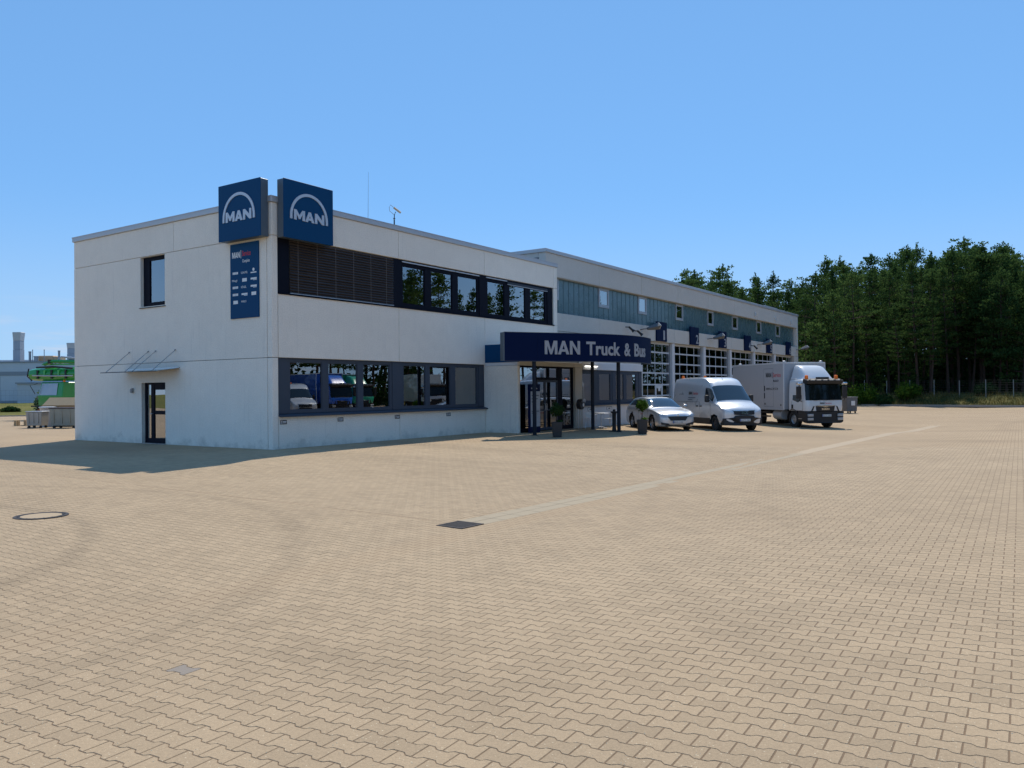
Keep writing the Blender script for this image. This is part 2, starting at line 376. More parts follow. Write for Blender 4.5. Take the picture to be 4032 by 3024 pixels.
M['leaf_dark'] = leaf_mat('dark_shrub_leaf', (.02, .045, .015), (.04, .08, .025), .3)
M['fence_wire'] = mat('fence_wire', (.05, .06, .055), .6)
M['paper'] = mat('paper', (.75, .75, .73), .8)
M['stone'] = stone_mat(); M['yard'] = yard_mat()
M['slab'] = mat('channel_concrete', (.36, .285, .185), .85, fine=.14, var=.1, vs_=1.5, bump=.002)
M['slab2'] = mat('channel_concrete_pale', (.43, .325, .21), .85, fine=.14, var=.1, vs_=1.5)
M['sandjoint'] = mat('joint_sand', SAND, .95, fine=.2)
M['iron'] = mat('cast_iron', (.05, .045, .045), .7, 0, .2, spec=.3)
M['iron_concrete'] = mat('manhole_concrete', (.42, .31, .19), .85, fine=.15)
M['kerb'] = mat('kerb_concrete', (.33, .31, .28), .9, fine=.1)
M['grass'] = grass_mat('meadow_grass', (.10, .115, .025), (.19, .165, .05))
M['bank'] = grass_mat('bank_grass', (.035, .05, .014), (.17, .14, .045))
M['forest_floor'] = grass_mat('forest_floor', (.03, .028, .015), (.06, .05, .025))
M['car_white'] = mat('silver_white_car_paint', (.60, .61, .62), .3, .35, .02, coat=1.)
M['van_white'] = mat('white_van_paint', (.64, .65, .66), .3, .2, .02, coat=1.)
M['truck_white'] = mat('white_truck_paint', (.68, .69, .69), .35, 0, .03, coat=.8)
M['box_grey'] = mat('box_body_panel', (.42, .43, .45), .42, 0, .05, coat=.2)
M['tyre'] = mat('tyre_rubber', (.018, .018, .018), .85)
M['rim'] = mat('wheel_rim', (.5, .51, .53), .35, .85)
M['rim_dark'] = mat('steel_wheel', (.1, .1, .11), .5, .6)
M['car_glass'] = mat('tinted_car_glass', (.012, .018, .02), .04, 0, .0, coat=1., spec=.8)
M['truck_glass'] = mat('dark_truck_glass', (.006, .009, .01), .06, 0, 0, spec=.35)
M['chrome'] = mat('chrome', (.75, .76, .78), .12, 1.)
M['lens'] = mat('headlamp_lens', (.38, .41, .44), .12, .2, coat=1)
M['orange'] = mat('orange_beacon', (.85, .17, .01), .3, 0, .02, emit=.12)
M['plate'] = mat('number_plate', (.7, .7, .68), .5)
M['plate_blue'] = mat('plate_blue', (.02, .07, .35), .5)

# ------------------------------------------------------------------ lettering
def text_geo(body, size=1., bold=0., xs=1., extrude=0., align='LEFT', spacing=1.):
    cu = bpy.data.curves.new('txt', 'FONT'); cu.body = body; cu.size = size; cu.offset = bold*size; cu.extrude = extrude; cu.align_x = align
    cu.resolution_u = 3; cu.space_character = spacing
    ob = bpy.data.objects.new('txt', cu); col.objects.link(ob)
    dg = bpy.context.evaluated_depsgraph_get(); dg.update()
    me = ob.evaluated_get(dg).to_mesh()
    vv = [(v.co.x*xs, v.co.y, v.co.z) for v in me.vertices]; ff = [tuple(p.vertices) for p in me.polygons]
    ob.evaluated_get(dg).to_mesh_clear(); bpy.data.objects.remove(ob); bpy.data.curves.remove(cu)
    return vv, ff
def text_obj(name, body, m, parent, fn, size, bold=.0, xs=1., extrude=.0, align='LEFT', local=False, width=None, spacing=1.):
    """fn maps text-plane (a right, b up, h out) to xyz"""
    vv, ff = text_geo(body, size, bold, xs, extrude, align, spacing)
    if width:
        x0 = min(v[0] for v in vv); x1 = max(v[0] for v in vv); k = width/(x1-x0)
        vv = [((v[0]-x0)*k, v[1], v[2]) for v in vv]
    mb = MB(); mb.add([fn(*v) for v in vv], ff)
    return mb.build(name, m, parent, local=local)
def man_logo(name, m, parent, fn, s, thick=.03, letters_only=False, local=False):
    """arch over wide block letters; s = arch outer radius"""
    mb = MB()
    cnt = [0]
    def strip(polys):
        for pl in polys:
            cnt[0] += 1; e = .0004*(cnt[0] % 9)
            mb.prism([(a*s, b*s) for a, b in pl], -.004-e, thick+e, fn)
    if not letters_only:
        n = 22
        for i in range(n):
            t0 = math.pi*i/n; t1 = math.pi*(i+1)/n
            g = lambda r, t: (r*math.cos(t), r*math.sin(t)*1.0+.0)
            strip([[g(1, t0), g(1, t1), g(.885, t1), g(.885, t0)]])
        strip([[(-1, -.13), (-.885, -.13), (-.885, 0), (-1, 0)], [(.885, -.13), (1, -.13), (1, 0), (.885, 0)]])
    h0, h1 = -.14, .27
    H = h1-h0
    def L(x0, pts): return [[(x0+a*.47, h0+b*H) for a, b in q] for q in pts]
    strip(L(-.80, [[(0, 0), (.28, 0), (.28, 1), (0, 1)], [(.92, 0), (1.2, 0), (1.2, 1), (.92, 1)], [(.28, 1), (.28, .6), (.52, .12), (.6, .12), (.6, .5)], [(.92, 1), (.6, .5), (.6, .12), (.68, .12), (.92, .6)]]))
    strip(L(-.21, [[(-.02, 0), (.27, 0), (.62, 1), (.36, 1)], [(.36, 1), (.62, 1), (1.0, 0), (.71, 0)], [(.26, .18), (.72, .18), (.66, .4), (.32, .4)]]))
    strip(L(.29, [[(0, 0), (.27, 0), (.27, 1), (0, 1)], [(.81, 0), (1.08, 0), (1.08, 1), (.81, 1)], [(.27, 1), (.27, .55), (.81, 0), (.81, .45)]]))
    return mb.build(name, m, parent, local=local)

def man_text(name, m, parent, fn, height, width, thick=.001, local=False):
    '''plain bold grotesque capitals M A N'''
    mb = MB(); k = width/2.72; cnt = 0
    for x0, polys in ((0, [[(0, 0), (.2, 0), (.2, 1), (0, 1)], [(.76, 0), (.96, 0), (.96, 1), (.76, 1)], [(.2, 1), (.2, .62), (.41, 0), (.48, 0), (.48, .3), (.28, 1)], [(.76, 1), (.68, 1), (.48, .3), (.48, 0), (.55, 0), (.76, .62)]]),
                      (1.0, [[(0, 0), (.22, 0), (.53, 1), (.34, 1)], [(.34, 1), (.53, 1), (.87, 0), (.65, 0)], [(.2, .2), (.66, .2), (.61, .37), (.26, .37)]]),
                      (1.92, [[(0, 0), (.2, 0), (.2, 1), (0, 1)], [(.6, 0), (.8, 0), (.8, 1), (.6, 1)], [(.2, 1), (.2, .66), (.6, 0), (.6, .36)]])):
        for pl in polys: cnt += 1; mb.prism([((x0+a)*k, b*height) for a, b in pl], -.0005-.00005*cnt, thick+.00005*cnt, fn)
    return mb.build(name, m, parent, local=local)

# ================================================================== GROUND
ground = MB(); ground.add([(-1500, -1500, -.7), (1500, -1500, -.7), (1500, 1500, -.7), (-1500, 1500, -.7)], [(0, 1, 2, 3)])
tag(ground.build('ground', M['grass']), kind='structure')

def grid(name, xs, ys, zf, m, parent=None, skip=None):
    xs = np.asarray(xs, float); ys = np.asarray(ys, float)
    gx, gy = np.meshgrid(xs, ys); z = zf(gx, gy)
    v = np.stack([gx.ravel(), gy.ravel(), z.ravel()], 1); nx = len(xs); f = []
    for j in range(len(ys)-1):
        for i in range(nx-1):
            if skip and skip(.5*(xs[i]+xs[i+1]), .5*(ys[j]+ys[j+1])): continue
            a = j*nx+i; f.append((a, a+1, a+nx+1, a+nx))
    me = bpy.data.meshes.new(name); me.from_pydata(v.tolist(), [], f); me.materials.append(m); me.shade_smooth()
    return link(name, me, parent)
# yard: sheet of jointing sand / far paving, 6 mm below the stone tops
yx = np.concatenate([np.arange(-60, -24, 3.), np.arange(-24, 30, .75), np.arange(30, 92, 2.)])
yy = np.concatenate([np.arange(-70, -26, 2.), np.arange(-26, 16, .75), np.arange(16, 76, 2.)])
yard = tag(grid('yard', yx, yy, lambda x, y: gz(x, y)-.0021, M['yard']), kind='structure')

# channel, manhole, gully, seam: where stones are left out
CH0, CH1 = Vector((-7.62, -13.92)), Vector((32., -15.8))
chd = (CH1-CH0).normalized(); chn = Vector((-chd.y, chd.x)); CHW = .27
MH = Vector((-11.1, -7.75)); MHR = .40
GU = Vector((-7.9, -13.91))
SEAM = [(-7.65, .8), (-7.72, -4.5), (-7.85, -9.4), (-7.8, -13.5)]
def seam_dist(x, y):
    d = np.full(np.shape(x), 9.)
    for (a, b) in zip(SEAM[:-1], SEAM[1:]):
        a = np.array(a); b = np.array(b); ab = b-a
        t = np.clip(((x-a[0])*ab[0]+(y-a[1])*ab[1])/(ab@ab), 0, 1)
        d = np.minimum(d, np.hypot(x-a[0]-t*ab[0], y-a[1]-t*ab[1]))
    return d

def stone_outline(inset):
    L, p, A = PL/2-inset-.001, PP/2, PA
    t = [-L, -.315*PL, -.185*PL, .185*PL, .315*PL, L]; w = [1, 1, -1, -1, 1, 1]
    # slope parts are inset a little more
    upb = [(ti, p+A*wi-inset) for ti, wi in zip(t, w)]
    return upb+[(a, -b) for a, b in reversed(upb)]           # (along t, across s)
OUT = stone_outline(.0034); TOP = stone_outline(.0050); NV = 12
def stones_xy():
    # all stones in the view wedge out to about 30 m
    view = 30.
    n = int(view*1.6/PP); rr = np.arange(-n, n); k = int(view*1.6/PL); ii = np.arange(-k, k)
    cs = CAM.x*pc+CAM.y*psn; ct = CAM.y*pc-CAM.x*psn
    r0 = round(cs/PP); i0 = round(ct/PL)
    r, i = np.meshgrid(rr+r0, ii+i0); r = r.ravel(); i = i.ravel()
    s = r*PP; t = (i+.5*(r % 2))*PL
    x = s*pc-t*psn; y = s*psn+t*pc
    dx = x-CAM.x; dy = y-CAM.y
    dep = dx*fw.x+dy*fw.y; lat = dx*rt.x+dy*rt.y
    dist = np.hypot(dx, dy)
    keep = (dep > 1.9) & (np.abs(lat) < dep*.70+.9) & (dist < view)
    keep &= ~((x > -.12) & (y > -.12))                        # under the building
    keep &= ~((x > 11.75) & (y > -1.9))
    cu = (x-CH0.x)*chd.x+(y-CH0.y)*chd.y; cv = (x-CH0.x)*chn.x+(y-CH0.y)*chn.y
    keep &= ~((np.abs(cv) < CHW+.06) & (cu > -.75))
    keep &= np.hypot(x-MH.x, y-MH.y) > MHR+.09
    keep &= seam_dist(x, y) > .065
    return x[keep], y[keep], dist[keep]
sx_, sy_, sd_ = stones_xy()
order = np.argsort(sd_); sx_, sy_, sd_ = sx_[order], sy_[order], sd_[order]
def stone_local(th=.0022):
    v = [(a, b, 0.) for a, b in TOP]+[(a, b, -th) for a, b in OUT]
    f = [tuple(range(NV))]+[(k, NV+k, NV+(k+1) % NV, (k+1) % NV) for k in range(NV)]
    # local (t,s,z) -> (x,y,z) rotated into the lattice; x = s*c - t*sin
    v = [(b*pc-a*psn, b*psn+a*pc, z) for a, b, z in v]
    return v, f
SV, SF = stone_local()
variants = []
for k in range(10):
    me = bpy.data.meshes.new('paving_stone'); me.from_pydata(SV, [], [f[::-1] for f in SF]); me.materials.append(M['stone'])
    at = me.attributes.new('rnd', 'FLOAT', 'POINT'); at.data.foreach_set('value', [random.random()]*len(SV)); variants.append(me)
NIND = 300
kd = int(np.argmin(np.hypot(sx_+14.22, sy_+16.22)))               # one dark replacement stone
DARK = (float(sx_[kd]), float(sy_[kd])); sx_ = np.delete(sx_, kd); sy_ = np.delete(sy_, kd); sd_ = np.delete(sd_, kd)
for k in range(NIND):
    o = link('paving_stone', variants[k % 10], yard)
    x, y = float(sx_[k]), float(sy_[k])
    o.location = (x, y, gzf(x, y)+random.uniform(-.0005, .0005)); gx_, gy_ = ggrad(x, y); o.rotation_euler = (float(gy_)+random.gauss(0, .003), -float(gx_)+random.gauss(0, .003), random.gauss(0, .006))
# the rest of the stones: one mesh
n = len(sx_)-NIND; X, Y = sx_[NIND:], sy_[NIND:]
base_v = np.array(SV)                                          # 24 x 3
Z = gz(X, Y)+rng.uniform(-.0005, .0005, n)
GX, GY = ggrad(X, Y); tx = GX+rng.normal(0, .003, n); ty = GY+rng.normal(0, .003, n); rz_ = rng.normal(0, .007, n)
bx = base_v[None, :, 0]-rz_[:, None]*base_v[None, :, 1]; by = base_v[None, :, 1]+rz_[:, None]*base_v[None, :, 0]
bz = base_v[None, :, 2]+tx[:, None]*bx+ty[:, None]*by
V = np.stack([bx+X[:, None], by+Y[:, None], bz+Z[:, None]], 2).reshape(-1, 3)
me = bpy.data.meshes.new('paving_stones')
nf = len(SF); lens = np.array([len(f) for f in SF]); loops1 = np.concatenate([np.array(f[::-1]) for f in SF])
loops = (loops1[None, :]+(np.arange(n)*24)[:, None]).ravel()
starts1 = np.concatenate([[0], np.cumsum(lens)[:-1]])
starts = (starts1[None, :]+(np.arange(n)*len(loops1))[:, None]).ravel()
me.vertices.add(len(V)); me.vertices.foreach_set('co', V.ravel())
me.loops.add(len(loops)); me.loops.foreach_set('vertex_index', loops.astype(np.int32))
me.polygons.add(len(starts)); me.polygons.foreach_set('loop_start', starts.astype(np.int32))
me.update(calc_edges=True); me.materials.append(M['stone']); me.shade_flat()
at = me.attributes.new('rnd', 'FLOAT', 'POINT'); at.data.foreach_set('value', np.repeat(rng.random(n), 24))
tag(link('paving_stones', me, yard), kind='stuff')
me = variants[0].copy(); me.materials.clear(); me.materials.append(mat('dark_paving_stone', (.26, .215, .17), .85, fine=.2)); o = link('paving_stone', me, yard); o.location = (*DARK, gzf(*DARK)+.0002); gx_, gy_ = ggrad(*DARK); o.rotation_euler = (float(gy_), -float(gx_), 0)
# loose grit and crumbs lying on the paving
mb = MB()
for _ in range(2600):
    d = 2.6+random.random()**1.5*9; a = random.uniform(-.6, .6)
    x = CAM.x+fw.x*d+rt.x*d*math.tan(a); y = CAM.y+fw.y*d+rt.y*d*math.tan(a); z = gzf(x, y)
    r = random.uniform(.002, .0055); an = random.random()*6
    pts = [(x+r*math.cos(an+t)*random.uniform(.6, 1.2), y+r*math.sin(an+t)*random.uniform(.6, 1.2), z) for t in (0, 1.6, 3.1, 4.7)]
    mb.add(pts+[(x, y, z+r*.7)], [(0, 1, 4), (1, 2, 4), (2, 3, 4), (3, 0, 4)])
tag(mb.build('grit', mat('pale_grit', (.6, .52, .36), .8, var=.4, vs_=30), yard), kind='stuff')

# drainage channel of concrete slabs
nsl = int((CH1-CH0).length/.5)
slab_me = {}; slab_me2 = {}
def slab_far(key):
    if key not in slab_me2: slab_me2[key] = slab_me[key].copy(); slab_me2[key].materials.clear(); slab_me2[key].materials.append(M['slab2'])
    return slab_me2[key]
for j in range(2):
    for i in range(nsl):
        c = CH0+chd*(.25+i*.5)+chn*((j-.5)*CHW)
        key = (i+j) % 5
        if key not in slab_me:
            m_ = MB(); m_.box(-.247, .247, -CHW/2+.003, CHW/2-.003, -.03, .001); o = m_.build('channel_slab', M['slab'], bevel=.004); slab_me[key] = o.data; bpy.data.objects.remove(o)
        o = link('channel_slab', slab_me[key], yard)
        o.location = (c.x, c.y, gzf(c.x, c.y)+random.uniform(.0, .002)+.001); gx_, gy_ = ggrad(c.x, c.y); o.rotation_euler = (float(gy_)*.5, -float(gx_), math.atan2(chd.y, chd.x)+random.gauss(0, .002))
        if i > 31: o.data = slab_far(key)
# straight seam between two fields of paving
mb = MB()
for (a, b) in zip(SEAM[:-1], SEAM[1:]):
    a = Vector(a); b = Vector(b); d = (b-a).normalized(); q = Vector((-d.y, d.x))
    nseg = 8
    for k in range(nseg):
        p0 = a+(b-a)*k/nseg; p1 = a+(b-a)*(k+1)/nseg
        for sd in (-1, 1):
            e0 = .011*sd; e1 = .052*sd
            mb.add([(p.x+q.x*e, p.y+q.y*e, gzf(p.x, p.y)-.001) for p, e in ((p0, e0), (p1, e0), (p1, e1), (p0, e1))], [(0, 1, 2, 3)], 1)
        mb.add([(p.x+q.x*e, p.y+q.y*e, gzf(p.x, p.y)-.0018) for p, e in ((p0, -.02), (p1, -.02), (p1, .02), (p0, .02))], [(0, 1, 2, 3)], 0)
tag(mb.build('edge_course', [M['sandjoint'], M['stone']], yard))

# manhole cover
z0 = gzf(MH.x, MH.y)
mh = empty('manhole_cover', (MH.x, MH.y, z0), label='round iron-rimmed manhole cover with concrete infill at left of the yard', cat='manhole')
m_ = MB(); m_.lathe([(.305, -.02), (.305, .004), (.335, .008), (.335, .002), (.35, .002), (.35, .009), (.40, .009), (.405, -.03)], 48, (MH.x, MH.y, z0), close=False); m_.build('rim', M['iron'], mh, smooth=40)
MB().lathe([(.306, -.02), (.30, .006)], 40, (MH.x, MH.y, z0)).build('infill', M['iron_concrete'], mh)
m_ = MB()
for k in range(32):
    t = 2*math.pi*k/32
    if k % 2: continue
    m_.add([(MH.x+r*math.cos(t+e), MH.y+r*math.sin(t+e), z0+.0105) for r, e in ((.31, 0), (.332, 0), (.332, .1), (.31, .1))], [(0, 1, 2, 3)])
tag(m_.build('vent_slots', M['black_plastic'], mh), kind='stuff')
# gully grate
ga = math.atan2(chd.y, chd.x)
zg = gzf(GU.x, GU.y)
gg = empty('gully_grate', (GU.x, GU.y, zg+.002), ga, label='square iron gully grate at the end of the pale drainage channel', cat='drain grate')
m_ = MB(); h = .26
for (a, b, c, d) in ((-h, h, -h, -h+.03), (-h, h, h-.03, h), (-h, -h+.03, -h+.03, h-.03), (h-.03, h, -h+.03, h-.03)): m_.box(a, b, c, d, -.03, .008)
m_.build('frame', M['iron'], gg, local=True)
for k in range(9):
    x = -h+.055+k*.052; MB().box(x, x+.026, -h+.03, h-.03, -.03, .005).build('bar', M['iron'], gg, local=True)
MB().box(-h+.02, h-.02, -h+.02, h-.02, -.05, -.031).build('shaft', M['black_plastic'], gg, local=True)

# bank, forest floor and kerb on the right; meadow at the left
def kerbx(y): return 72.2+.23*(y+8)
def bankz(x, y):
    t = np.clip((x-kerbx(y))/6.5, 0, 1); t = t*t*(3-2*t)
    return -.02+1.08*t+np.clip((x-kerbx(y)-6.5)/80, 0, 1)*.8+.07*np.sin(x*1.1+y*.7)*t
ys = np.arange(-75, 66, 1.5)
us = np.concatenate([np.arange(0, 8, .8), np.arange(8, 30, 3), np.arange(30, 160, 16)])
gy, gu = np.meshgrid(ys, us, indexing='ij'); gx = kerbx(gy)+gu; gzv = bankz(gx, gy)
v = np.stack([gx.ravel(), gy.ravel(), gzv.ravel()], 1); nu = len(us); f = []; mi = []
for j in range(len(ys)-1):
    for i in range(nu-1): a = j*nu+i; f.append((a, a+1, a+nu+1, a+nu)); mi.append(0 if us[i] < 8 else 1)
me = bpy.data.meshes.new('grass_bank'); me.from_pydata(v.tolist(), [], f); me.materials.append(M['bank']); me.materials.append(M['forest_floor']); me.polygons.foreach_set('material_index', mi); me.shade_smooth()
tag(link('grass_bank', me), kind='structure')
m_ = MB()
ka = [(kerbx(y)-.12, y) for y in (-75, 66)]
m_.add([(kerbx(-75)-.14, -75, -.1), (kerbx(-75)+.02, -75, -.1), (kerbx(66)+.02, 66, -.1), (kerbx(66)-.14, 66, -.1), (kerbx(-75)-.14, -75, .1), (kerbx(-75)+.02, -75, .1), (kerbx(66)+.02, 66, .1), (kerbx(66)-.14, 66, .1)], [(3, 2, 1, 0), (4, 5, 6, 7), (0, 1, 5, 4), (1, 2, 6, 5), (2, 3, 7, 6), (3, 0, 4, 7)])
tag(m_.build('kerb', M['kerb']), kind='structure')
# left meadow, beyond a kerb square to the view
mx0 = Vector((16.9, 55.3)); mdir = Vector((.857, -.515)); mn = Vector((.515, .857))
v = []; f = []
uu = np.linspace(-60, 40, 26); ww = np.array([0, .15, 2, 6, 12, 20, 35, 60, 120])
for j, w in enumerate(ww):
    for u in uu:
        p = mx0+mdir*u+mn*w; v.append((p.x, p.y, -.02 if j == 0 else .06+.55*min(1, w/60)+.03*math.sin(u)))
for j in range(len(ww)-1):
    for i in range(len(uu)-1): a = j*len(uu)+i; f.append((a, a+1, a+len(uu)+1, a+len(uu)))
me = bpy.data.meshes.new('meadow'); me.from_pydata(v, [], f); me.materials.append(M['grass']); me.shade_smooth()
tag(link('meadow', me), kind='structure')
m_ = MB(); q = [mx0+mdir*u+mn*w for u, w in ((-60, -.15), (40, -.15), (40, .02), (-60, .02))]
m_.prism([(p.x, p.y) for p in q], -.1, .09); tag(m_.build('meadow_kerb', M['kerb']), kind='structure')

# ================================================================== OFFICE BUILDING
OX, OY = 18.29, 12.4
ob_ = empty('office_building', (OX/2, OY/2, 0), label='two-storey pale roughcast office block with dark window bands, nearest the camera', cat='building')
PT = .16; G = .009
def panel(x0, x1, z0, z1, y=0., parent=ob_, m=None, th=PT):        # facade panel facing -Y
    return box('wall_panel', m or M['plaster'], x0+G, x1-G, y, y+th, z0+G, z1-G, parent, bevel=.008)
def panelx(y0, y1, z0, z1, x=0., parent=ob_, m=None, th=PT):       # facade panel facing -X
    return box('wall_panel', m or M['plaster'], x, x+th, y0+G, y1-G, z0+G, z1-G, parent, bevel=.008)
ZB, ZL, ZM, ZU, ZT = 1.12, 3.045, 5.20, 7.10, 8.20
XJ = [.25, 6.2, 11.93, 17.93]
# corner column is one wrapped piece per storey
for a, b in ((-.1, ZL), (ZL, ZU), (ZU, ZT)):
    MB().prism([(0, 0), (.25-G, 0), (.25-G, PT), (PT, PT), (PT, .25-G), (0, .25-G)], a+(0 if a < 0 else G), b-G).build('corner_piece', M['plaster'], ob_, bevel=.01)
for i in range(3):
    panel(XJ[i], XJ[i+1], ZU, ZT); panel(XJ[i], XJ[i+1], ZL, ZM)
for i in range(2): panel(XJ[i], XJ[i+1], -.1, ZB)
for a, b in ((3.9, ZM), (ZM, ZU), (ZU, ZT)): box('wall_panel', M['plaster'], XJ[3]+G, OX, 0, PT, a+G, b-G, ob_, bevel=.008)
box('wall_panel', M['plaster'], 11.93+G, OX, 0, PT, -.1, 3.9-G, ob_)
# left wall panels (window and door openings left out)
YJ = [.25, 5.45, OY]
panelx(.25, 5.45, ZU, ZT); panelx(5.45, OY, ZU, ZT)
WY0, WY1, WZ0, WZ1 = 6.0, 7.58, 5.19, 7.08
DY0, DY1, DZ1 = 6.01, 7.55, 2.30
# upper storey right part with a window opening: one piece each side
def panel_hole(y0, y1, z0, z1, hy0, hy1, hz0, hz1):
    m_ = MB(); e = G
    for (a, b, c, d) in ((y0+e, hy0, z0+e, z1-e), (hy1, y1-e, z0+e, z1-e), (hy0, hy1, z0+e, hz0), (hy0, hy1, hz1, z1-e)):
        if d-c > .002 and b-a > .002: m_.box(0, PT, a, b, c, d)
    return m_.build('wall_panel', M['plaster'], ob_)
panel_hole(.25, OY, ZL, ZU, WY0, WY1, WZ0, WZ1)
panel_hole(.25, OY, -.1, ZL, DY0, DY1, 0.0, DZ1)
# back, right walls and core walls (joint backing)
box('back_wall', M['plaster'], PT, OX, OY-.2, OY, -.1, ZT, ob_)
box('side_wall', M['plaster'], OX-.16, OX-.005, PT, OY-.2, -.1, ZT, ob_)
m_ = MB()
for z in (ZL, ZU): m_.box(PT*.55, PT*.8, .2, OY-.05, z-.03, z+.03)
m_.box(PT*.55, PT*.8, 5.42, 5.48, ZU+.04, ZT)
m_.box(.2, OX-.1, PT*.55, PT*.8, ZU-.02, ZU+.03); m_.box(.2, 11.9, PT*.55, PT*.8, ZL-.02, ZL+.02) 
for x in XJ: m_.box(x-.03, x+.03, PT*.55, PT*.8, ZU+.03, ZT); m_.box(x-.03, x+.03, PT*.55, PT*.8, ZL+.03, ZM-.02)
for x in XJ[:2]: m_.box(x-.03, x+.03, PT*.55, PT*.8, -.05, ZB-.02)
m_.build('joint_seal', M['joint'], ob_)
# roof and floors
box('roof_deck', M['roof'], PT, OX-.02, PT, OY-.2, ZT-.3, ZT-.12, ob_)
box('floor_slab', M['interior_dark'], PT+.02, OX-.17, PT+.02, OY-.21, 3.15, 3.45, ob_)
box('floor_slab', M['interior_dark'], PT+.02, OX-.17, PT+.02, OY-.21, -.1, .0, ob_)
box('ceiling', M['interior'], PT+.02, OX-.17, PT+.02, OY-.21, 7.3, 7.45, ob_)
box('partition', M['interior'], PT+.3, OX-.17, 4.6, 4.75, 0.0, 7.3, ob_)
for x in (5.9, 12.0): box('partition', M['interior'], x, x+.12, .5, 4.6, 0., 7.3, ob_)
# coping
cp_ = MB(); c0, c1 = -.055, .22
cp_.prism([(c0, c0), (OX+.03, c0), (OX+.03, c1), (c1, c1), (c1, OY-.22), (c0, OY+.05)], ZT-.005, ZT+.19)
cp_.prism([(c1, OY-.22), (OX+.03, OY-.22), (OX+.03, OY+.05), (c0, OY+.05)], ZT-.005, ZT+.188)
cp_.prism([(OX-.2, c1), (OX+.03, c1), (OX+.03, OY-.22), (OX-.2, OY-.22)], ZT-.005, ZT+.186)
cp_.build('coping', M['coping'], ob_, bevel=.012)
m_ = MB(); m_.prism([(c0-.012, c0-.012), (OX+.04, c0-.012), (OX+.04, c0+.01), (c0+.01, c0+.01), (c0+.01, OY+.06), (c0-.012, OY+.06)], ZT+.165, ZT+.196); m_.build('coping_lip', M['coping'], ob_)

def window(x0, x1, z0, z1, y, fm, pane, parent=ob_, fr=.06, name='window', sash=True, gm=None):
    """frame with recessed pane; x0..z1 is the outer frame, pane = (px0,px1,pz0,pz1)"""
    px0, px1, pz0, pz1 = pane; m_ = MB()
    m_.box(x0, px0, y, y+.08, z0, z1); m_.box(px1, x1, y, y+.08, z0, z1); m_.box(px0, px1, y, y+.08, z0, pz0); m_.box(px0, px1, y, y+.08, pz1, z1)
    if sash:
        s = .035
        m_.box(px0, px0+s, y+.015, y+.07, pz0, pz1); m_.box(px1-s, px1, y+.015, y+.07, pz0, pz1); m_.box(px0+s, px1-s, y+.015, y+.07, pz0, pz0+s); m_.box(px0+s, px1-s, y+.015, y+.07, pz1-s, pz1)
    w = m_.build(name, fm, parent)
    box('pane', gm or M['glass'], px0+.002, px1-.002, y+.04, y+.046, pz0+.002, pz1-.002, w)
    return w
# lower band
yl = .085
pan = [(.82, 2.22), (2.56, 3.96), (4.30, 5.70), (6.55, 7.84), (8.16, 9.47), (9.87, 11.38)]
ed = [(.68, 2.39), (2.392, 4.13), (4.132, 5.86), (6.42, 8.0), (8.002, 9.67), (9.672, 11.52)]
for (a, b), (e0, e1) in zip(pan, ed): window(e0, e1, 1.17, 3.02, yl, M['frame_slate'], (a-.03, b+.03, 1.27, 2.93))
for a, b in ((.255, .678), (5.862, 6.418), (11.522, 11.92)): box('cladding', M['frame_slate'], a, b, yl-.02, yl+.1, 1.17, 3.03, ob_)
box('head_strip', M['frame_slate'], .255, 11.92, yl-.01, yl+.1, 3.021, 3.05, ob_)
m_ = MB(); m_.prism([(-.14, 1.06), (-.14, 1.10), (.12, 1.165), (.12, 1.13), (-.11, 1.06)], .24, 11.96, lambda a, b, h: (h, a, b)); m_.build('window_sill', M['frame_slate'], ob_)
# closed roller inside the last pane
box('roller_blind', M['frame_slate'], 9.86, 11.39, yl+.055, yl+.06, 1.28, 2.92, ob_)
# upper band
yu = .075
panu = [(6.52, 7.85), (8.28, 9.65), (10.08, 11.46), (12.27, 13.59), (14.05, 15.36), (15.85, 17.2)]
edu = [(6.41, 8.05), (8.052, 9.85), (9.852, 11.6), (12.1, 13.8), (13.802, 15.6), (15.602, 17.4)]
for (a, b), (e0, e1) in zip(panu, edu): window(e0, e1, 5.22, 7.0, yu, M['frame_dark'], (a-.02, b+.02, 5.36, 6.88))
for a, b in ((.255, .76), (5.95, 6.408), (11.602, 12.098), (17.402, 17.89)): box('cladding', M['frame_dark'], a, b, yu-.03, yu+.1, 5.21, 7.085, ob_)
box('head_strip', M['frame_dark'], 6.41, 17.40, yu-.02, yu+.1, 7.001, 7.085, ob_)
box('window_sill', M['frame_dark'], .26, 17.95, -.035, .12, 5.165, 5.218, ob_)
for a, b in ((6.45, 9.84), (9.88, 11.58), (12.12, 13.78)): box('blind_rail', M['coping'], a, b, .02, .055, 7.0, 7.045, ob_)
bl = MB().box(13.82, 17.38, .015, .05, 6.86, 6.885).build('blind_rail', M['coping'], ob_)
for k in range(4): box('slat', M['frame_slate'], 13.82, 17.38, .012, .055, 6.89+k*.028, 6.91+k*.028, bl)
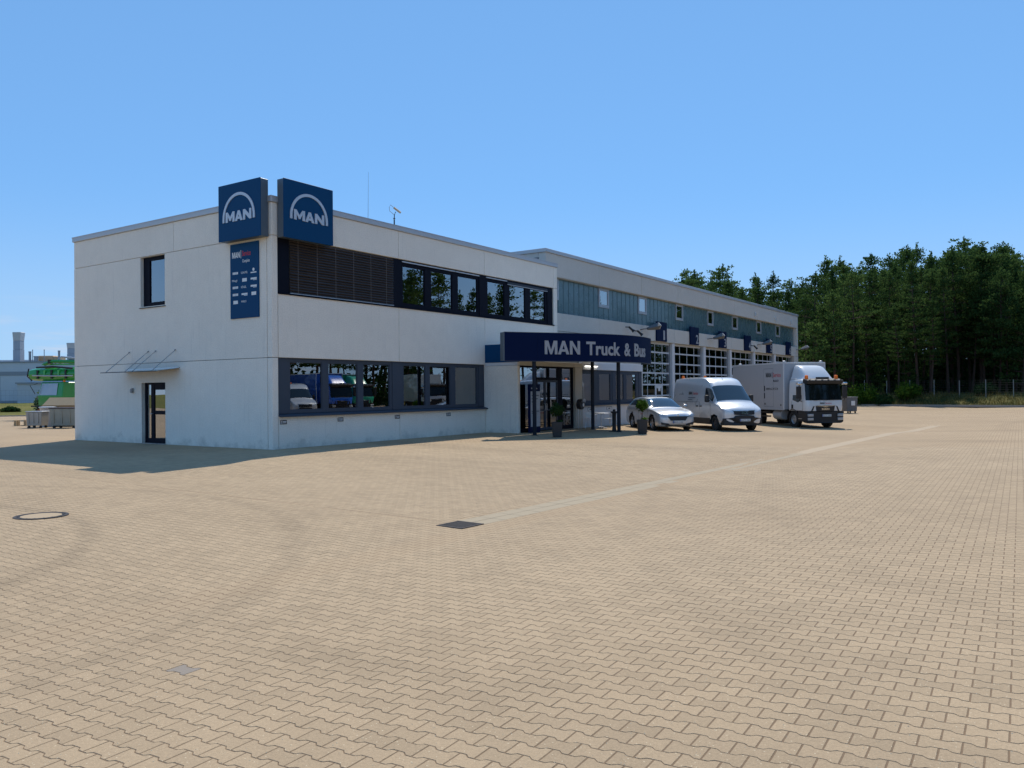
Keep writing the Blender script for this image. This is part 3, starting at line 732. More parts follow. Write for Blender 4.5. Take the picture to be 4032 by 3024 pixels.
# the big closed brown blind
blind = box('blind', M['interior_dark'], .78, 5.93, .1, .12, 5.22, 7.08, ob_)
sm = None
for k in range(20):
    z = 5.27+k*.0925
    if sm is None:
        m_ = MB(); m_.add([(.785, .045, -.042), (5.925, .045, -.042), (5.925, .008, -.016), (.785, .008, -.016), (5.925, .06, .05), (.785, .06, .05)], [(0, 1, 2, 3), (3, 2, 4, 5)])
        o = m_.build('slat', M['blind'], blind); sm = o.data; loc0 = o.location.copy(); o.location = (0, 0, z)
    else:
        o = link('slat', sm, blind); o.location = (0, 0, z)
    o.rotation_euler = (random.gauss(0, .0), 0, random.gauss(0, .0006))
for x in (1.12, 1.98, 2.86, 3.75, 4.65, 5.5): box('cord', M['blind_line'], x, x+.016, .006, .012, 5.25, 7.05, blind)
box('bottom_rail', M['coping'], .785, 5.925, .005, .04, 5.222, 5.25, blind)
# vertical blinds behind some upper panes
for (a, b, k0) in ((10.1, 11.5, 9), (12.3, 13.2, 5), (8.9, 9.6, 3), (7.2, 7.8, 3)):
    for k in range(k0):
        x = a+(b-a)*k/k0; box('vertical_blind', M['vblind'], x, x+(b-a)/k0*.62, .3+.03*(k % 2), .305+.03*(k % 2), 5.35, 6.9, ob_)
# pots on the ground floor window board
for x in (4.75, 8.4):
    pot = MB().lathe([(.06, 1.3), (.085, 1.45)], 12, (x, .35, 0)).build('flower_pot', M['planter'], ob_)
    m_ = MB()
    for k in range(26):
        a = random.random()*6.28; e = random.uniform(.2, 1.3); l = random.uniform(.12, .3)
        d = Vector((math.cos(a)*math.cos(e), math.sin(a)*math.cos(e), math.sin(e))); s = d.cross(Vector((0, 0, 1))).normalized()*.03; p = Vector((x, .35, 1.45))
        m_.add([p, p+d*l*.6+s, p+d*l, p+d*l*.6-s], [(0, 1, 2, 3)])
    m_.build('leaves', M['leaf_dark'], pot)

# left wall window, facing -X
wl_ = MB(); xw = .13
wy0, wy1 = 6.0, 7.58
for (a, b, c, d) in ((wy0, wy0+.07, WZ0, WZ1), (wy1-.4, wy1, WZ0, WZ1), (wy0+.07, wy1-.4, WZ0, WZ0+.16), (wy0+.07, wy1-.4, WZ1-.14, WZ1)): wl_.box(xw, xw+.08, a, b, c, d)
w_ = wl_.build('window', M['frame_dark'], ob_)
box('pane', M['glass'], xw+.04, xw+.046, wy0+.07, wy1-.4, WZ0+.16, WZ1-.14, w_)
m_ = MB(); m_.prism([(-.05, WZ0-.04), (.14, WZ0), (.14, WZ0-.045), (-.04, WZ0-.06)], wy0-.04, wy1+.04, lambda a, b, h: (a, h, b)); m_.build('window_sill', M['frame_dark'], w_)
# side door: narrow leaf + wide leaf, glazed
dm = MB(); xd = .14
def dbox(a, b, c, d, e=0): dm.box(xd-e, xd+.06, a, b, c, d)
dbox(DY0, DY0+.05, 0, DZ1); dbox(DY1-.14, DY1, 0, DZ1); dbox(DY0+.05, DY1-.14, 2.22, DZ1); dbox(DY0+.05, DY1-.14, 0, .2); dbox(6.93, 7.13, .2, 2.22, .01); dbox(DY0+.05, 6.93, 1.1, 1.24); dbox(DY0+.05, 6.93, 2.03, 2.22)
dr = dm.build('door', M['frame_dark'], ob_)
for (a, b, c, d) in ((DY0+.05, 6.93, .2, 1.1), (DY0+.05, 6.93, 1.24, 2.03), (7.13, DY1-.14, .2, 2.22)): box('pane', M['glass_entr'], xd+.02, xd+.027, a, b, c, d, dr)
m_ = MB(); m_.tube([(xd-.02, 6.98, 1.12), (xd-.07, 6.98, 1.12), (xd-.07, 7.1, 1.12)], .013); m_.build('handle', M['steel'], dr)
box('threshold', M['steel'], -.05, .18, DY0, DY1, -.08, .015, dr)

# glass canopy over the side door
gc = empty('glass_canopy', (0, 7.6, 2.75), label='thin glass canopy hung on four steel rods above the side door', cat='canopy')
m_ = MB(); m_.add([(-.02, 5.1, 2.81), (-.02, 8.56, 2.81), (-1.02, 8.56, 2.68), (-1.02, 4.98, 2.68), (-.02, 5.1, 2.825), (-.02, 8.56, 2.825), (-1.02, 8.56, 2.695), (-1.02, 4.98, 2.695)], [(0, 1, 2, 3), (7, 6, 5, 4), (0, 3, 7, 4), (1, 5, 6, 2), (2, 6, 7, 3), (0, 4, 5, 1)])
m_.build('glass_sheet', glass_mat('canopy_glass', (.8, .86, .86), 1.), gc)
box('wall_rail', M['steel'], -.05, 0, 5.1, 8.56, 2.80, 2.845, gc)
box('edge_rail', M['dark_metal'], -1.045, -1.02, 4.98, 8.56, 2.672, 2.70, gc)
for y in (8.33, 7.06, 6.58, 5.35):
    m_ = MB(); m_.tube([(0, y, 3.49), (-.95, y+.02, 2.70)], .012); m_.build('rod', M['lamp_grey'], gc)
    m_ = MB(); m_.tube([(.0, y, 3.49), (-.05, y, 3.475)], .022); m_.build('rod_anchor', M['lamp_grey'], gc)
wl2 = empty('wall_lamp', (0, 8.12, 2.0), label='small grey lamp fitting on the wall beside the side door', cat='lamp')
MB().lathe([(.045, 0), (.06, .05), (.06, .14), (.03, .17)], 12, (-.06, 8.12, 1.92)).build('housing', M['lamp_grey'], wl2); box('bracket', M['dark_metal'], -.05, 0, 8.09, 8.15, 2.06, 2.1, wl2)

# ------------------------------------------------------------------ corner signs
def board(name, label, x0, x1, y0, y1, z0, z1, face):
    e = empty(name, ((x0+x1)/2, (y0+y1)/2, z0), label=label, cat='sign')
    box('case', M['sign_side'], x0, x1, y0, y1, z0, z1, e, bevel=.01)
    return e
s1 = empty('cube_sign', (-.2, 1.2, 7.04), label='blue square sign with silver arch and letters on the left wall by the roof corner', cat='sign', group='square signs at the roof corner')
box('case', M['sign_side'], -.33, -.02, .125, 2.30, 7.045, 8.94, s1, bevel=.01); box('face', M['sign_blue'], -.352, -.325, .115, 2.312, 7.035, 8.952, s1, bevel=.006)
man_logo('emblem', M['silver'], s1, lambda a, b, h: (-.352-h, 1.22-a, 7.77+b), .84, .02)
s2 = empty('cube_sign', (1.3, -.2, 7.04), label='blue square sign with silver arch and letters on the front wall by the roof corner', cat='sign', group='square signs at the roof corner')
box('case', M['sign_side'], .225, 2.40, -.33, -.02, 7.035, 8.97, s2, bevel=.01); box('face', M['sign_blue'], .215, 2.412, -.352, -.325, 7.025, 8.982, s2, bevel=.006)
man_logo('emblem', M['silver'], s2, lambda a, b, h: (1.31+a, -.352-h, 7.79+b), .84, .02)
sb = empty('service_board', (-.03, 1.36, 4.42), label='tall narrow blue board with partner logos on the left wall', cat='sign')
box('panel', M['sign_blue'], -.045, -.004, .62, 2.105, 4.42, 6.97, sb, bevel=.004)
fl = lambda y0, z0: (lambda a, b, h: (-.0475-h, y0-a, z0+b))
man_text('lettering', M['white_print'], sb, fl(1.99, 6.49), .2, .41)
box('divider', M['white_print'], -.049, -.0455, 1.515, 1.535, 6.46, 6.74, sb)
text_obj('lettering', 'Service', M['red_print'], sb, fl(1.46, 6.53), .25, .012, .62, .001)
text_obj('lettering', 'Complete', M['white_print'], sb, fl(1.45, 6.31), .155, .006, .62, .001)
rows = [['b', 'E.DAUTEL', 'o'], ['Fliegl', '#', '-'], ['b', 'KÖGEL', '-'], ['b', '-', '#'], ['#', 'WABCO']]
def lpatch(y0, y1, z0, z1): box('logo_patch', M['white_print'], -.0485, -.0455, y0, y1, z0, z1, sb)
for r_, row in enumerate(rows):
    for c_, t in enumerate(row):
        yy_ = 2.0-c_*.48; zz = 5.93-r_*.245
        if t == '#': lpatch(yy_-.3, yy_-.06, zz-.03, zz+.085)
        elif t == '-': lpatch(yy_-.33, yy_-.02, zz+.01, zz+.07); lpatch(yy_-.33, yy_-.15, zz-.02, zz)
        elif t == 'b':
            for q in range(4): lpatch(yy_-.09-q*.075, yy_-.03-q*.075, zz-.0, zz+.08)
        elif t == 'o': lpatch(yy_-.32, yy_-.02, zz-.02, zz+.02); MB().lathe([(.055, -.0455), (.055, -.0485)], 16, (0, yy_-.17, zz+.1), 'X').build('logo_patch', M['white_print'], sb)
        else: text_obj('lettering', t, M['white_print'], sb, fl(yy_, zz), .1, .006, 1, .001, width=.34 if len(t) > 6 else .27)
# parking plaques
pl_lab = ['first small black parking plaque from the building corner, under the sill', 'second small black parking plaque from the building corner, under the sill', 'third small black parking plaque from the corner, next to the panel joint', 'fourth small black parking plaque, nearest the entrance']
for k, x in enumerate((.30, 2.89, 5.91, 9.11)):
    e = empty('parking_plaque', (x, -.01, .81), label=pl_lab[k], cat='plaque', group='parking plaques under the sill')
    box('plate', M['black_print'], x, x+.275, -.014, -.002, .82, .96, e)
    m_ = MB()
    for (a, b, c, d) in ((.02, .09, .02, .03), (.02, .09, .11, .12), (.02, .028, .03, .11), (.082, .09, .03, .11), (.04, .05, .04, .1), (.05, .07, .09, .1), (.05, .07, .065, .074), (.062, .07, .072, .092)): m_.box(x+a, x+b, -.0155, -.0135, .82+c, .82+d)
    m_.build('parking_symbol', M['white_print'], e)
    m_ = MB()
    for zz, w in ((.9, .145), (.855, .13)): m_.box(x+.11, x+.11+w, -.0155, -.0135, zz, zz+.024)
    m_.build('text_lines', M['white_print'], e)
# roof camera and lightning rod
rc = empty('roof_camera', (6.08, .1, ZT+.19), label='small surveillance camera on a post on the office roof edge', cat='camera')
MB().tube([(6.08, .1, ZT+.18), (6.08, .1, ZT+.44)], .026, 10).build('post', M['dark_metal'], rc); MB().tube([(6.08, .1, ZT+.46), (6.08, .1, ZT+.485)], .045, 10).build('flange', M['dark_metal'], rc)
MB().tube([(6.08, .1, ZT+.485), (6.09, .1, ZT+.62), (6.14, .08, ZT+.74)], .018, 8).build('bracket', M['dark_metal'], rc)
d = Vector((.72, -.25, -.42)).normalized(); p0 = Vector((6.02, .12, ZT+.93)); m_ = MB(); m_.tube([p0+d*.05, p0+d*.40], .05, 4); m_.build('housing', M['sand_beam'], rc, bevel=.006)
m_ = MB(); m_.tube([p0+d*.02, p0+Vector((-.12, 0, .05)), p0+Vector((-.2, 0, -.05)), p0+Vector((-.17, 0, -.2)), p0+Vector((-.02, 0, -.26)), (6.09, .1, ZT+.62)], .009, 6); m_.build('cable', M['lamp_grey'], rc)
la = empty('lightning_rod', (7.6, 3, ZT-.1), label='thin lightning rod standing on the office roof', cat='lightning rod')
MB().tube([(7.6, 3, ZT-.12), (7.62, 3, ZT+1.2), (7.66, 3, 11.3)], [.014, .012, .006], 6).build('rod', M['steel'], la); MB().lathe([(.15, ZT-.12), (.15, ZT-.04), (.05, ZT-.02)], 12, (7.6, 3, 0)).build('foot', M['kerb'], la)

# ================================================================== WORKSHOP HALL
HX0, HX1, HY, HYB = 18.31, 66.85, .70, 24.
hall = empty('workshop_hall', (42, 12, 0), label='long grey workshop hall with teal glazed band and six numbered sectional doors', cat='building')
hp = lambda x0, x1, z0, z1, y=HY, th=.2: box('wall_panel', M['plaster_hall'], x0+G, x1-G, y, y+th, z0+G, z1-G, hall, bevel=.01)
HJ = [HX0, 24.22, 29.97, 35.9, 41.75, 47.7, 53.7, 59.7, HX1]
for i in range(8): hp(HJ[i], HJ[i+1], 7.90, 9.10, HY, .45)
LJ = [HX0, 24.25, 29.97, 35.2, 41.1, 46.9, 52.95, 59.1, HX1]
for i in range(8): hp(LJ[i], LJ[i+1], 5.03, 6.0, HY, .45)
hp(66.35, HX1, 6.0, 7.9, HY, .45); hp(65.3, HX1, -.1, 5.03, HY, .45)
hp(HX0, 30.0, -.1, 5.03, HY+.02, .3)
m_ = MB(); m_.box(HX0+.02, HX1-.02, HY+.12, HY+.18, 9.0, 9.12)
for x in HJ[1:-1]: m_.box(x-.03, x+.03, HY+.1, HY+.3, 7.95, 9.05)
for x in LJ[1:-1]: m_.box(x-.03, x+.03, HY+.1, HY+.3, 5.08, 5.95)
m_.build('joint_seal', M['joint'], hall)
m_ = MB(); m_.box(HX0-.06, HX1+.06, HY-.06, HY+.4, 9.095, 9.29); m_.box(HX0-.06, HX0+.4, HY+.4, HYB, 9.095, 9.288); m_.build('coping', M['coping'], hall, bevel=.012)
box('roof_deck', M['roof'], HX0, HX1, HY+.4, HYB, 8.7, 8.85, hall)
OPAL = bpy.data.materials.new('opal_glazing'); OPAL.use_nodes = True
nt = OPAL.node_tree; nt.nodes.clear(); o_ = nt.nodes.new('ShaderNodeOutputMaterial'); t_ = nt.nodes.new('ShaderNodeBsdfTranslucent'); t_.inputs[0].default_value = (.66, .66, .54, 1); lk(nt, t_.outputs[0], o_.inputs[0])
for y in np.arange(HY+.6, HYB-1.2, 1.3): box('gable_glazing', OPAL, HX1-.2, HX1-.19, y, y+(.95 if int(y*3) % 3 else .8), 4.05, 8.3, hall)
for y in np.arange(HY+.46, HYB-1.2, 1.3): box('gable_mullion', M['dark_metal'], HX1-.25, HX1-.1, y, y+.14, 4.0, 8.4, hall)
box('side_wall', M['plaster_hall'], HX0+.01, HX0+.25, OY, HYB, -.1, 9.1, hall); box('side_wall', M['plaster_hall'], HX0+.01, HX0+.25, HY+.46, OY, ZT, 9.1, hall)
box('side_wall', M['plaster_hall'], HX1-.25, HX1-.01, HY+.46, HYB, -.1, 4.0, hall); box('side_wall', M['plaster_hall'], HX1-.25, HX1-.01, HY+.46, HYB, 8.4, 9.1, hall); box('back_wall', M['plaster_hall'], HX0+.26, HX1-.26, HYB-.25, HYB, -.1, 9.1, hall)
box('floor_slab', M['interior_dark'], HX0+.26, HX1-.26, HY+.46, HYB-.26, -.12, -.02, hall)
box('partition', M['interior'], HX0+.3, 30.0, HY+.5, HY+.6, 0, 5.0, hall)
# teal profiled glass band with small windows
hw = [(18.55, 20.0), (24.6, 25.87), (29.95, 31.2), (36.03, 37.36), (42.19, 43.44), (47.8, 49.15), (54.17, 55.54), (59.97, 61.37)]
yb = HY+.27
def plank(x0, x1, z0, z1):
    m_ = MB(); m_.prism([(x0+.022, yb+.03), (x0+.05, yb), (x1-.05, yb), (x1-.022, yb+.03), (x1-.022, yb+.06), (x0+.022, yb+.06)], z0, z1); m_.build('glass_plank', M['teal'], hall)
segs = []
xprev = HX0+.03
for (a, b) in hw+[(66.3, 66.3)]:
    n_ = max(1, round((a-xprev)/.585)) if a > xprev+.1 else 0
    for k in range(n_): plank(xprev+(a-xprev)*k/n_, xprev+(a-xprev)*(k+1)/n_, 6.02, 7.88)
    if b > a:
        for k in range(2): plank(a+(b-a)*k/2, a+(b-a)*(k+1)/2, 6.02, 6.72)
        w = window(a, b, 6.73, 7.87, yb-.05, M['frame_grey'], (a+.13, b-.13, 6.88, 7.75), hall, sash=True)
    xprev = b
box('glass_backing', M['teal_dark'], HX0+.03, 66.3, yb+.065, yb+.08, 6.0, 7.9, hall)
m_ = MB()
for (a, b) in hw: pass
box('soffit_strip', M['sand_beam'], HX0+.02, HX1-.02, HY+.02, yb+.1, 7.885, 7.9, hall)
box('end_post', M['plaster_hall'], 66.12, 66.34, HY+.12, HY+.45, 6.0, 7.9, hall)
for x in (53.0, 59.0, 64.3):                                   # small emergency lamps on the fascia
    e = empty('bulkhead_lamp', (x, HY-.06, 8.15), label={53.0: 'small white bulkhead lamp on the hall fascia, leftmost of three', 59.0: 'small white bulkhead lamp on the hall fascia, middle of three', 64.3: 'small white bulkhead lamp on the hall fascia, rightmost of three'}[x], cat='lamp', group='bulkhead lamps on the hall fascia')
    box('housing', M['white_wall'], x-.12, x+.12, HY-.09, HY, 8.15, 8.5, e, bevel=.02); box('lens', M['lamp_glass'], x-.08, x+.08, HY-.11, HY-.088, 8.2, 8.45, e)
# sectional doors
DXS = [(30.15, 34.92), (35.42, 40.8), (41.35, 46.6), (47.15, 52.68), (53.25, 58.8), (59.4, 65.2)]
ZR = [0.03, .72, 1.44, 2.18, 2.95, 3.62, 4.34, 4.93]
pil = [(34.95, 35.38), (40.84, 41.3), (46.64, 47.1), (52.73, 53.2), (58.85, 59.35)]
for a, b in pil: box('pillar', M['white_wall'], a, b, HY+.06, HY+.5, -.1, 5.03, hall, bevel=.02)
box('pillar', M['white_wall'], 29.98, 30.12, HY+.06, HY+.5, -.1, 5.03, hall)
yd = HY+.28
for di, (a, b) in enumerate(DXS):
    m_ = MB(); nr = len(ZR)-1; cw = (b-a)/4
    for r_ in range(nr+1):
        h0 = ZR[r_]-.05 if r_ else 0.; h1 = ZR[r_]+(.05 if r_ < nr else .09)
        m_.box(a, b, yd, yd+.05, h0, h1)
    for c_ in range(5):
        x = a+cw*c_; w0 = .06 if c_ in (0, 4) else .028
        x0 = a if c_ == 0 else x-w0; x1 = b if c_ == 4 else x+w0
        for r_ in range(nr): m_.box(x0, x1, yd+.002, yd+.048, ZR[r_]+.05, ZR[r_+1]-.05)
    wick = di == 0
    if wick:                                                   # wicket door leaf inside the first door
        for r_ in range(3):
            m_.box(a+2*cw+.028, a+2*cw+.2, yd+.001, yd+.055, ZR[r_]+.05, ZR[r_+1]-.05); m_.box(a+3*cw-.2, a+3*cw-.028, yd+.001, yd+.055, ZR[r_]+.05, ZR[r_+1]-.05)
            m_.box(a+2*cw+.2, a+3*cw-.2, yd+.001, yd+.055, ZR[r_+1]-.05-(.2 if r_ == 2 else .02), ZR[r_+1]-.05)
    dob = m_.build('sectional_door', M['door_white'], hall)
    for r_ in range(nr):
        if di > 2 and ZR[r_+1] < 3.3: continue
        for c_ in range(4): box('pane', M['glass_hall'], a+cw*c_+.03, a+cw*(c_+1)-.03, yd+.02, yd+.026, ZR[r_]+.05, ZR[r_+1]-.05, dob)
    if di > 2: box('lower_panel', M['door_white'], a+.03, b-.03, yd+.018, yd+.03, .05, 2.9, dob)
    box('guide_rail', M['frame_slate'], b-.02, b+.1, yd-.02, yd+.1, 0, 4.95, dob)
box('notice', M['paper'], 33.0, 33.35, yd-.006, yd-.002, 1.75, 2.05, hall)
# bay number boards
NW = ['one', 'two', 'three', 'four', 'five', 'six']; NO = ['first', 'second', 'third', 'fourth', 'fifth', 'last']
NX = [32.87, 38.7, 44.65, 50.73, 56.9, 63.1]
for k, x in enumerate(NX):
    e = empty('bay_number_board', (x, .5, 5.04), label=f'dark navy board with grey numeral {NW[k]} above the {NO[k]} workshop door', cat='sign', group='bay number boards')
    box('panel', M['sign_dimmed'], x-.82, x+.82, .6, HY-.004, 5.06, 6.36, e, bevel=.006)
    text_obj('numeral', str(k+1), M['letter_grey'], e, lambda a, b, h, x=x: (x+.2+a, .594-h, 5.18+b), .9, .014, 1, .004, width=.5 if k else .26)
# floodlights on the lintel
def flood(x, z, y, lab, dirx=1, big=True):
    e = empty('floodlight', (x-.4, HY, z), label=lab, cat='floodlight', group='floodlights on the hall front')
    s = 1. if big else .55
    MB().tube([(x-.5*s, HY, z-.05), (x-.5*s, HY-.25, z-.02), (x-.3*s, HY-.4, z)], .03*s, 8).build('arm', M['flood_grey'], e)
    d = Vector((dirx*.85, -.45, .22 if big else -.1)).normalized(); p0 = Vector((x-.35*s, HY-.42, z)); 
    m_ = MB(); m_.tube([p0, p0+d*.5*s, p0+d*.95*s], [.1*s, .19*s, .24*s], 4); m_.build('housing', M['flood_grey'], e, bevel=.02)
    m_ = MB(); m_.tube([p0+d*.95*s, p0+d*1.0*s], [.22*s, .2*s], 4); m_.build('lens', M['lamp_glass'], e)
flood(30.2, 5.72, 0, 'grey floodlight left of the bay board with numeral one'); flood(42.0, 5.68, 0, 'grey floodlight left of the bay board with numeral three'); flood(54.1, 5.75, 0, 'grey floodlight left of the bay board with numeral five'); flood(66.6, 5.75, 0, 'grey floodlight on an arm at the far end of the hall')
def wcam(x, z, lab):
    e = empty('wall_camera', (x, HY, z), label=lab, cat='camera')
    MB().tube([(x, HY, z), (x, HY-.2, z-.02)], .03).build('arm', M['dark_metal'], e); m_ = MB(); p = Vector((x, HY-.22, z)); d = Vector((.45, -.4, -.5)).normalized(); m_.tube([p, p+d*.3, p+d*.42], [.06, .07, .11], 10); m_.build('housing', M['dark_metal'], e)
wcam(28.8, 5.55, 'small dark camera on the hall wall below a floodlight'); wcam(51.9, 5.55, 'small dark camera on the hall wall between bay boards four and five'); wcam(27.6, 5.72, 'small dark two-armed fitting on the hall wall above the entrance canopy')
rh = empty('roof_hatch', (63.5, 3., 8.85), label='low white box on the far end of the hall roof', cat='roof hatch'); box('housing', M['white_wall'], 61.5, 65.2, 2.4, 4.2, 8.85, 9.85, rh, bevel=.02); box('cover', M['coping'], 61.4, 65.3, 2.3, 4.3, 9.85, 9.92, rh)

# ================================================================== ENTRANCE
en = empty('entrance_block', (18, -.9, 0), label='low entrance block with glazed doors and blue-grey windows between office and hall', cat='building')
BY = -1.75; BX0, BX1 = 11.93, 24.72
box('side_wall', M['plaster'], BX0, BX0+.16, BY, -.002, -.1, 2.98, en, bevel=.01)
box('side_band', M['white_wall'], BX0-.004, BX0+.16, BY-.002, -.002, 2.99, 3.13, en)
box('blue_panel', M['sign_blue'], BX0-.02, BX0+.14, BY+.02, -.002, 3.135, 3.94, en)
box('lintel', M['sand_beam'], BX0+.162, 17.76, BY, BY+.25, 2.985, 3.2, en, bevel=.006)
box('post', M['sand_beam'], 17.02, 17.72, BY+.001, BY+.3, -.05, 2.98, en, bevel=.008)
box('end_cap', M['sand_beam'], BX0+.162, BX0+.2, BY+.01, BY+.3, -.05, 2.98, en)
box('roof_slab', M['roof'], BX0+.2, BX1, BY+.26, HY, 3.22, 3.34, en)
box('roof_slab', M['roof'], 17.78, BX1, BY+.1, BY+.26, 3.3, 3.34, en)
box('floor_slab', M['interior_dark'], BX0+.2, BX1-.1, BY+.35, -.01, -.06, .04, en)
# entrance glazing
gy_ = BY+.12
gl_ = MB()
for (a, b, c, d) in ((BX0+.2, 12.3, .0, 2.98), (13.55, 13.68, 0, 2.98), (15.52, 15.95, 0, 2.98), (16.9, 17.02, 0, 2.98), (12.3, 13.55, 2.9, 2.98), (13.68, 15.52, 2.36, 2.47), (13.68, 15.52, 2.9, 2.98), (15.95, 16.9, 2.9, 2.98), (12.3, 13.55, 0, .18), (15.95, 16.9, 0, .18), (15.95, 16.9, .88, 1.0)): gl_.box(a, b, gy_, gy_+.09, c, d)
eg = gl_.build('entrance_frame', M['frame_dark'], en)
for (a, b, c, d) in ((12.3, 13.55, .18, 2.9), (13.68, 15.52, 2.47, 2.9), (15.95, 16.9, .18, .88), (15.95, 16.9, 1.0, 2.9)): box('pane', M['glass_entr'], a, b, gy_+.04, gy_+.047, c, d, eg)
for (a, b, hx) in ((13.69, 14.39, 14.33), (14.40, 15.51, 14.46)):
    m_ = MB()
    for (p, q, c, d) in ((a, a+.07, .04, 2.35), (b-.07, b, .04, 2.35), (a+.07, b-.07, .04, .16), (a+.07, b-.07, 2.25, 2.35), (a+.07, b-.07, .92, .99)): m_.box(p, q, gy_-.01, gy_+.06, c, d)
    dl_ = m_.build('door_leaf', M['frame_slate'], en)
    box('pane', M['glass_entr'], a+.07, b-.07, gy_+.02, gy_+.027, .16, .92, dl_); box('pane', M['glass_entr'], a+.07, b-.07, gy_+.02, gy_+.027, .99, 2.25, dl_)
    MB().tube([(hx, gy_-.01, .95), (hx, gy_-.06, .95), (hx, gy_-.06, 1.25), (hx, gy_-.01, 1.25)], .013).build('handle', M['steel'], dl_)
# window wall right of the entrance
box('wall_panel', M['white_wall'], 17.73, BX1-.02, BY, BY+.2, -.1, 1.1, en)
box('lintel', M['white_wall'], 17.77, BX1, BY-.02, BY+.22, 2.885, 3.29, en, bevel=.008)
m_ = MB(); m_.prism([(-.14, -.05), (-.14, -.015), (.1, .02), (.1, -.02)], 17.74, BX1-.03, lambda a, b, h: (h, BY+a, 1.125+b)); m_.build('window_sill', M['frame_slate'], en)
for (a, b, p0, p1) in ((17.74, 18.95, 17.82, 18.85), (19.45, 21.05, 19.62, 20.87), (21.35, 22.6, 21.5, 22.45), (22.61, 24.3, 22.8, 24.0)): window(a, b, 1.15, 2.88, BY+.06, M['frame_slate'], (p0, p1, 1.3, 2.72), en)
for a, b in ((18.952, 19.448), (21.052, 21.348), (24.302, 24.7)): box('cladding', M['frame_slate'], a, b, BY+.04, BY+.16, 1.15, 2.885, en)
box('end_wall', M['frame_slate'], BX1-.16, BX1-.02, BY+.21, HY, -.1, 3.28, en)
# red machine seen through the window
box('shop_display', mat('red_display', (.5, .03, .02), .4), 22.9, 23.5, BY+.6, BY+.9, 1.0, 1.75, en); box('shop_display', mat('red_display_arm', (.5, .03, .02), .4), 23.1, 23.3, BY+.7, BY+.85, 1.75, 2.2, en)
box('back_partition', M['interior_dark'], 17.75, BX1-.2, -.35, -.25, 0, 3.2, en)
for k, x in enumerate((18.25, 20.3)):
    e = empty('bay_plate', (x, BY, .75), label=('small white plate on the wall left of the aluminium table' if k == 0 else 'small white plate on the wall behind the ashtray pillar'), cat='plaque', group='small plates under the entrance windows')
    box('plate', M['frame_slate'], x, x+.55, BY-.012, BY-.001, .8, .99, e); box('print', M['white_print'], x+.03, x+.52, BY-.0135, BY-.0115, .82, .97, e)
    m_ = MB(); m_.box(x+.15, x+.4, BY-.0145, BY-.0132, .86, .93); m_.build('text_line', M['sign_side'], e)

# canopy with curved fascia
ca = empty('entrance_canopy', (14.5, -3.5, 0), label='dark blue curved entrance canopy on slim columns with large grey lettering', cat='canopy')
cpts = [(9.97, -2.42), (11.2, -3.22), (12.3, -3.95), (13.3, -4.57), (14.4, -5.07), (15.6, -5.36), (16.9, -5.4), (18.0, -5.22), (18.8, -4.98), (19.2, -4.66), (19.3, -4.25)]
def crom(P, n):
    P = [Vector(p) for p in P]; P = [P[0]*2-P[1]]+P+[P[-1]*2-P[-2]]; o = []
    for i in range(1, len(P)-2):
        for k in range(n):
            t = k/n; a, b, c, d = P[i-1], P[i], P[i+1], P[i+2]
            o.append(.5*((2*b)+(c-a)*t+(2*a-5*b+4*c-d)*t*t+(3*b-a-3*c+d)*t**3))
    o.append(P[-2]); return o
cc = crom(cpts, 6)
arc = [0]
for a, b in zip(cc[:-1], cc[1:]): arc.append(arc[-1]+(b-a).length)
def at_arc(s):
    s = max(0, min(arc[-1]-1e-6, s)); i = max(k for k in range(len(arc)) if arc[k] <= s); i = min(i, len(cc)-2)
    t = (s-arc[i])/(arc[i+1]-arc[i]); p = cc[i].lerp(cc[i+1], t)
    d0 = (cc[min(i+1, len(cc)-1)]-cc[max(i-1, 0)]); d1 = (cc[min(i+2, len(cc)-1)]-cc[i]); d = d0.lerp(d1, t).normalized()
    return p, Vector((d.y, -d.x))
FZ0, FZ1 = 3.12, 4.30
def ribbon(mb, o0, o1, z0, z1, s0=0, s1=None):
    S = [s for s in arc if s0 < s < (s1 or arc[-1])]; S = [s0]+S+[s1 or arc[-1]]
    vs_ = []; 
    for s in S:
        p, n_ = at_arc(s)
        for o, z in ((o0, z0), (o1, z0), (o1, z1), (o0, z1)): vs_.append((p.x+n_.x*o, p.y+n_.y*o, z))
    fs = []
    for i in range(len(S)-1):
        for k in range(4): a = i*4+k; b = i*4+(k+1) % 4; fs.append((a, b, b+4, a+4))
    fs += [(0, 1, 2, 3), tuple(len(vs_)-4+k for k in (3, 2, 1, 0))]
    mb.add(vs_, fs)
m_ = MB(); ribbon(m_, -.06, .0, FZ0, FZ1, 0, 1.5); m_.build('fascia_panel', M['sign_dimmed'], ca, smooth=30)
m_ = MB(); ribbon(m_, -.06, .0, FZ0, FZ1, 1.506, 9.75); m_.build('fascia_panel', M['sign_dimmed'], ca, smooth=30)
m_ = MB(); ribbon(m_, -.06, .0, FZ0, FZ1, 9.756, None); m_.build('fascia_panel', M['sign_blue'], ca, smooth=30)  # lighter sign blue stands for the brighter tone where the end curves away
m_ = MB(); ribbon(m_, -.08, .006, FZ0-.03, FZ0-.001, 0, None); m_.build('bottom_trim', M['frame_slate'], ca)
m_ = MB(); ribbon(m_, -.08, .006, FZ1+.001, FZ1+.02, 0, None); m_.build('top_trim', M['frame_slate'], ca)
p, n_ = at_arc(0); m_ = MB(); d_ = Vector((-n_.y, n_.x)); 
m_.prism([(p.x+n_.x*o-d_.x*e, p.y+n_.y*o-d_.y*e) for o, e in ((.004, .0), (.004, -.0), (.004, .07), (-.3, .07), (-.3, .0))], FZ0, FZ1); m_.build('end_trim', M['sign_side'], ca)
m_ = MB(); roofp = [(q.x+.02, q.y+.1) for q in cc[1:-1]]+[(19.0, BY-.03), (BX0+.02, BY-.03), (10.6, -2.45)]
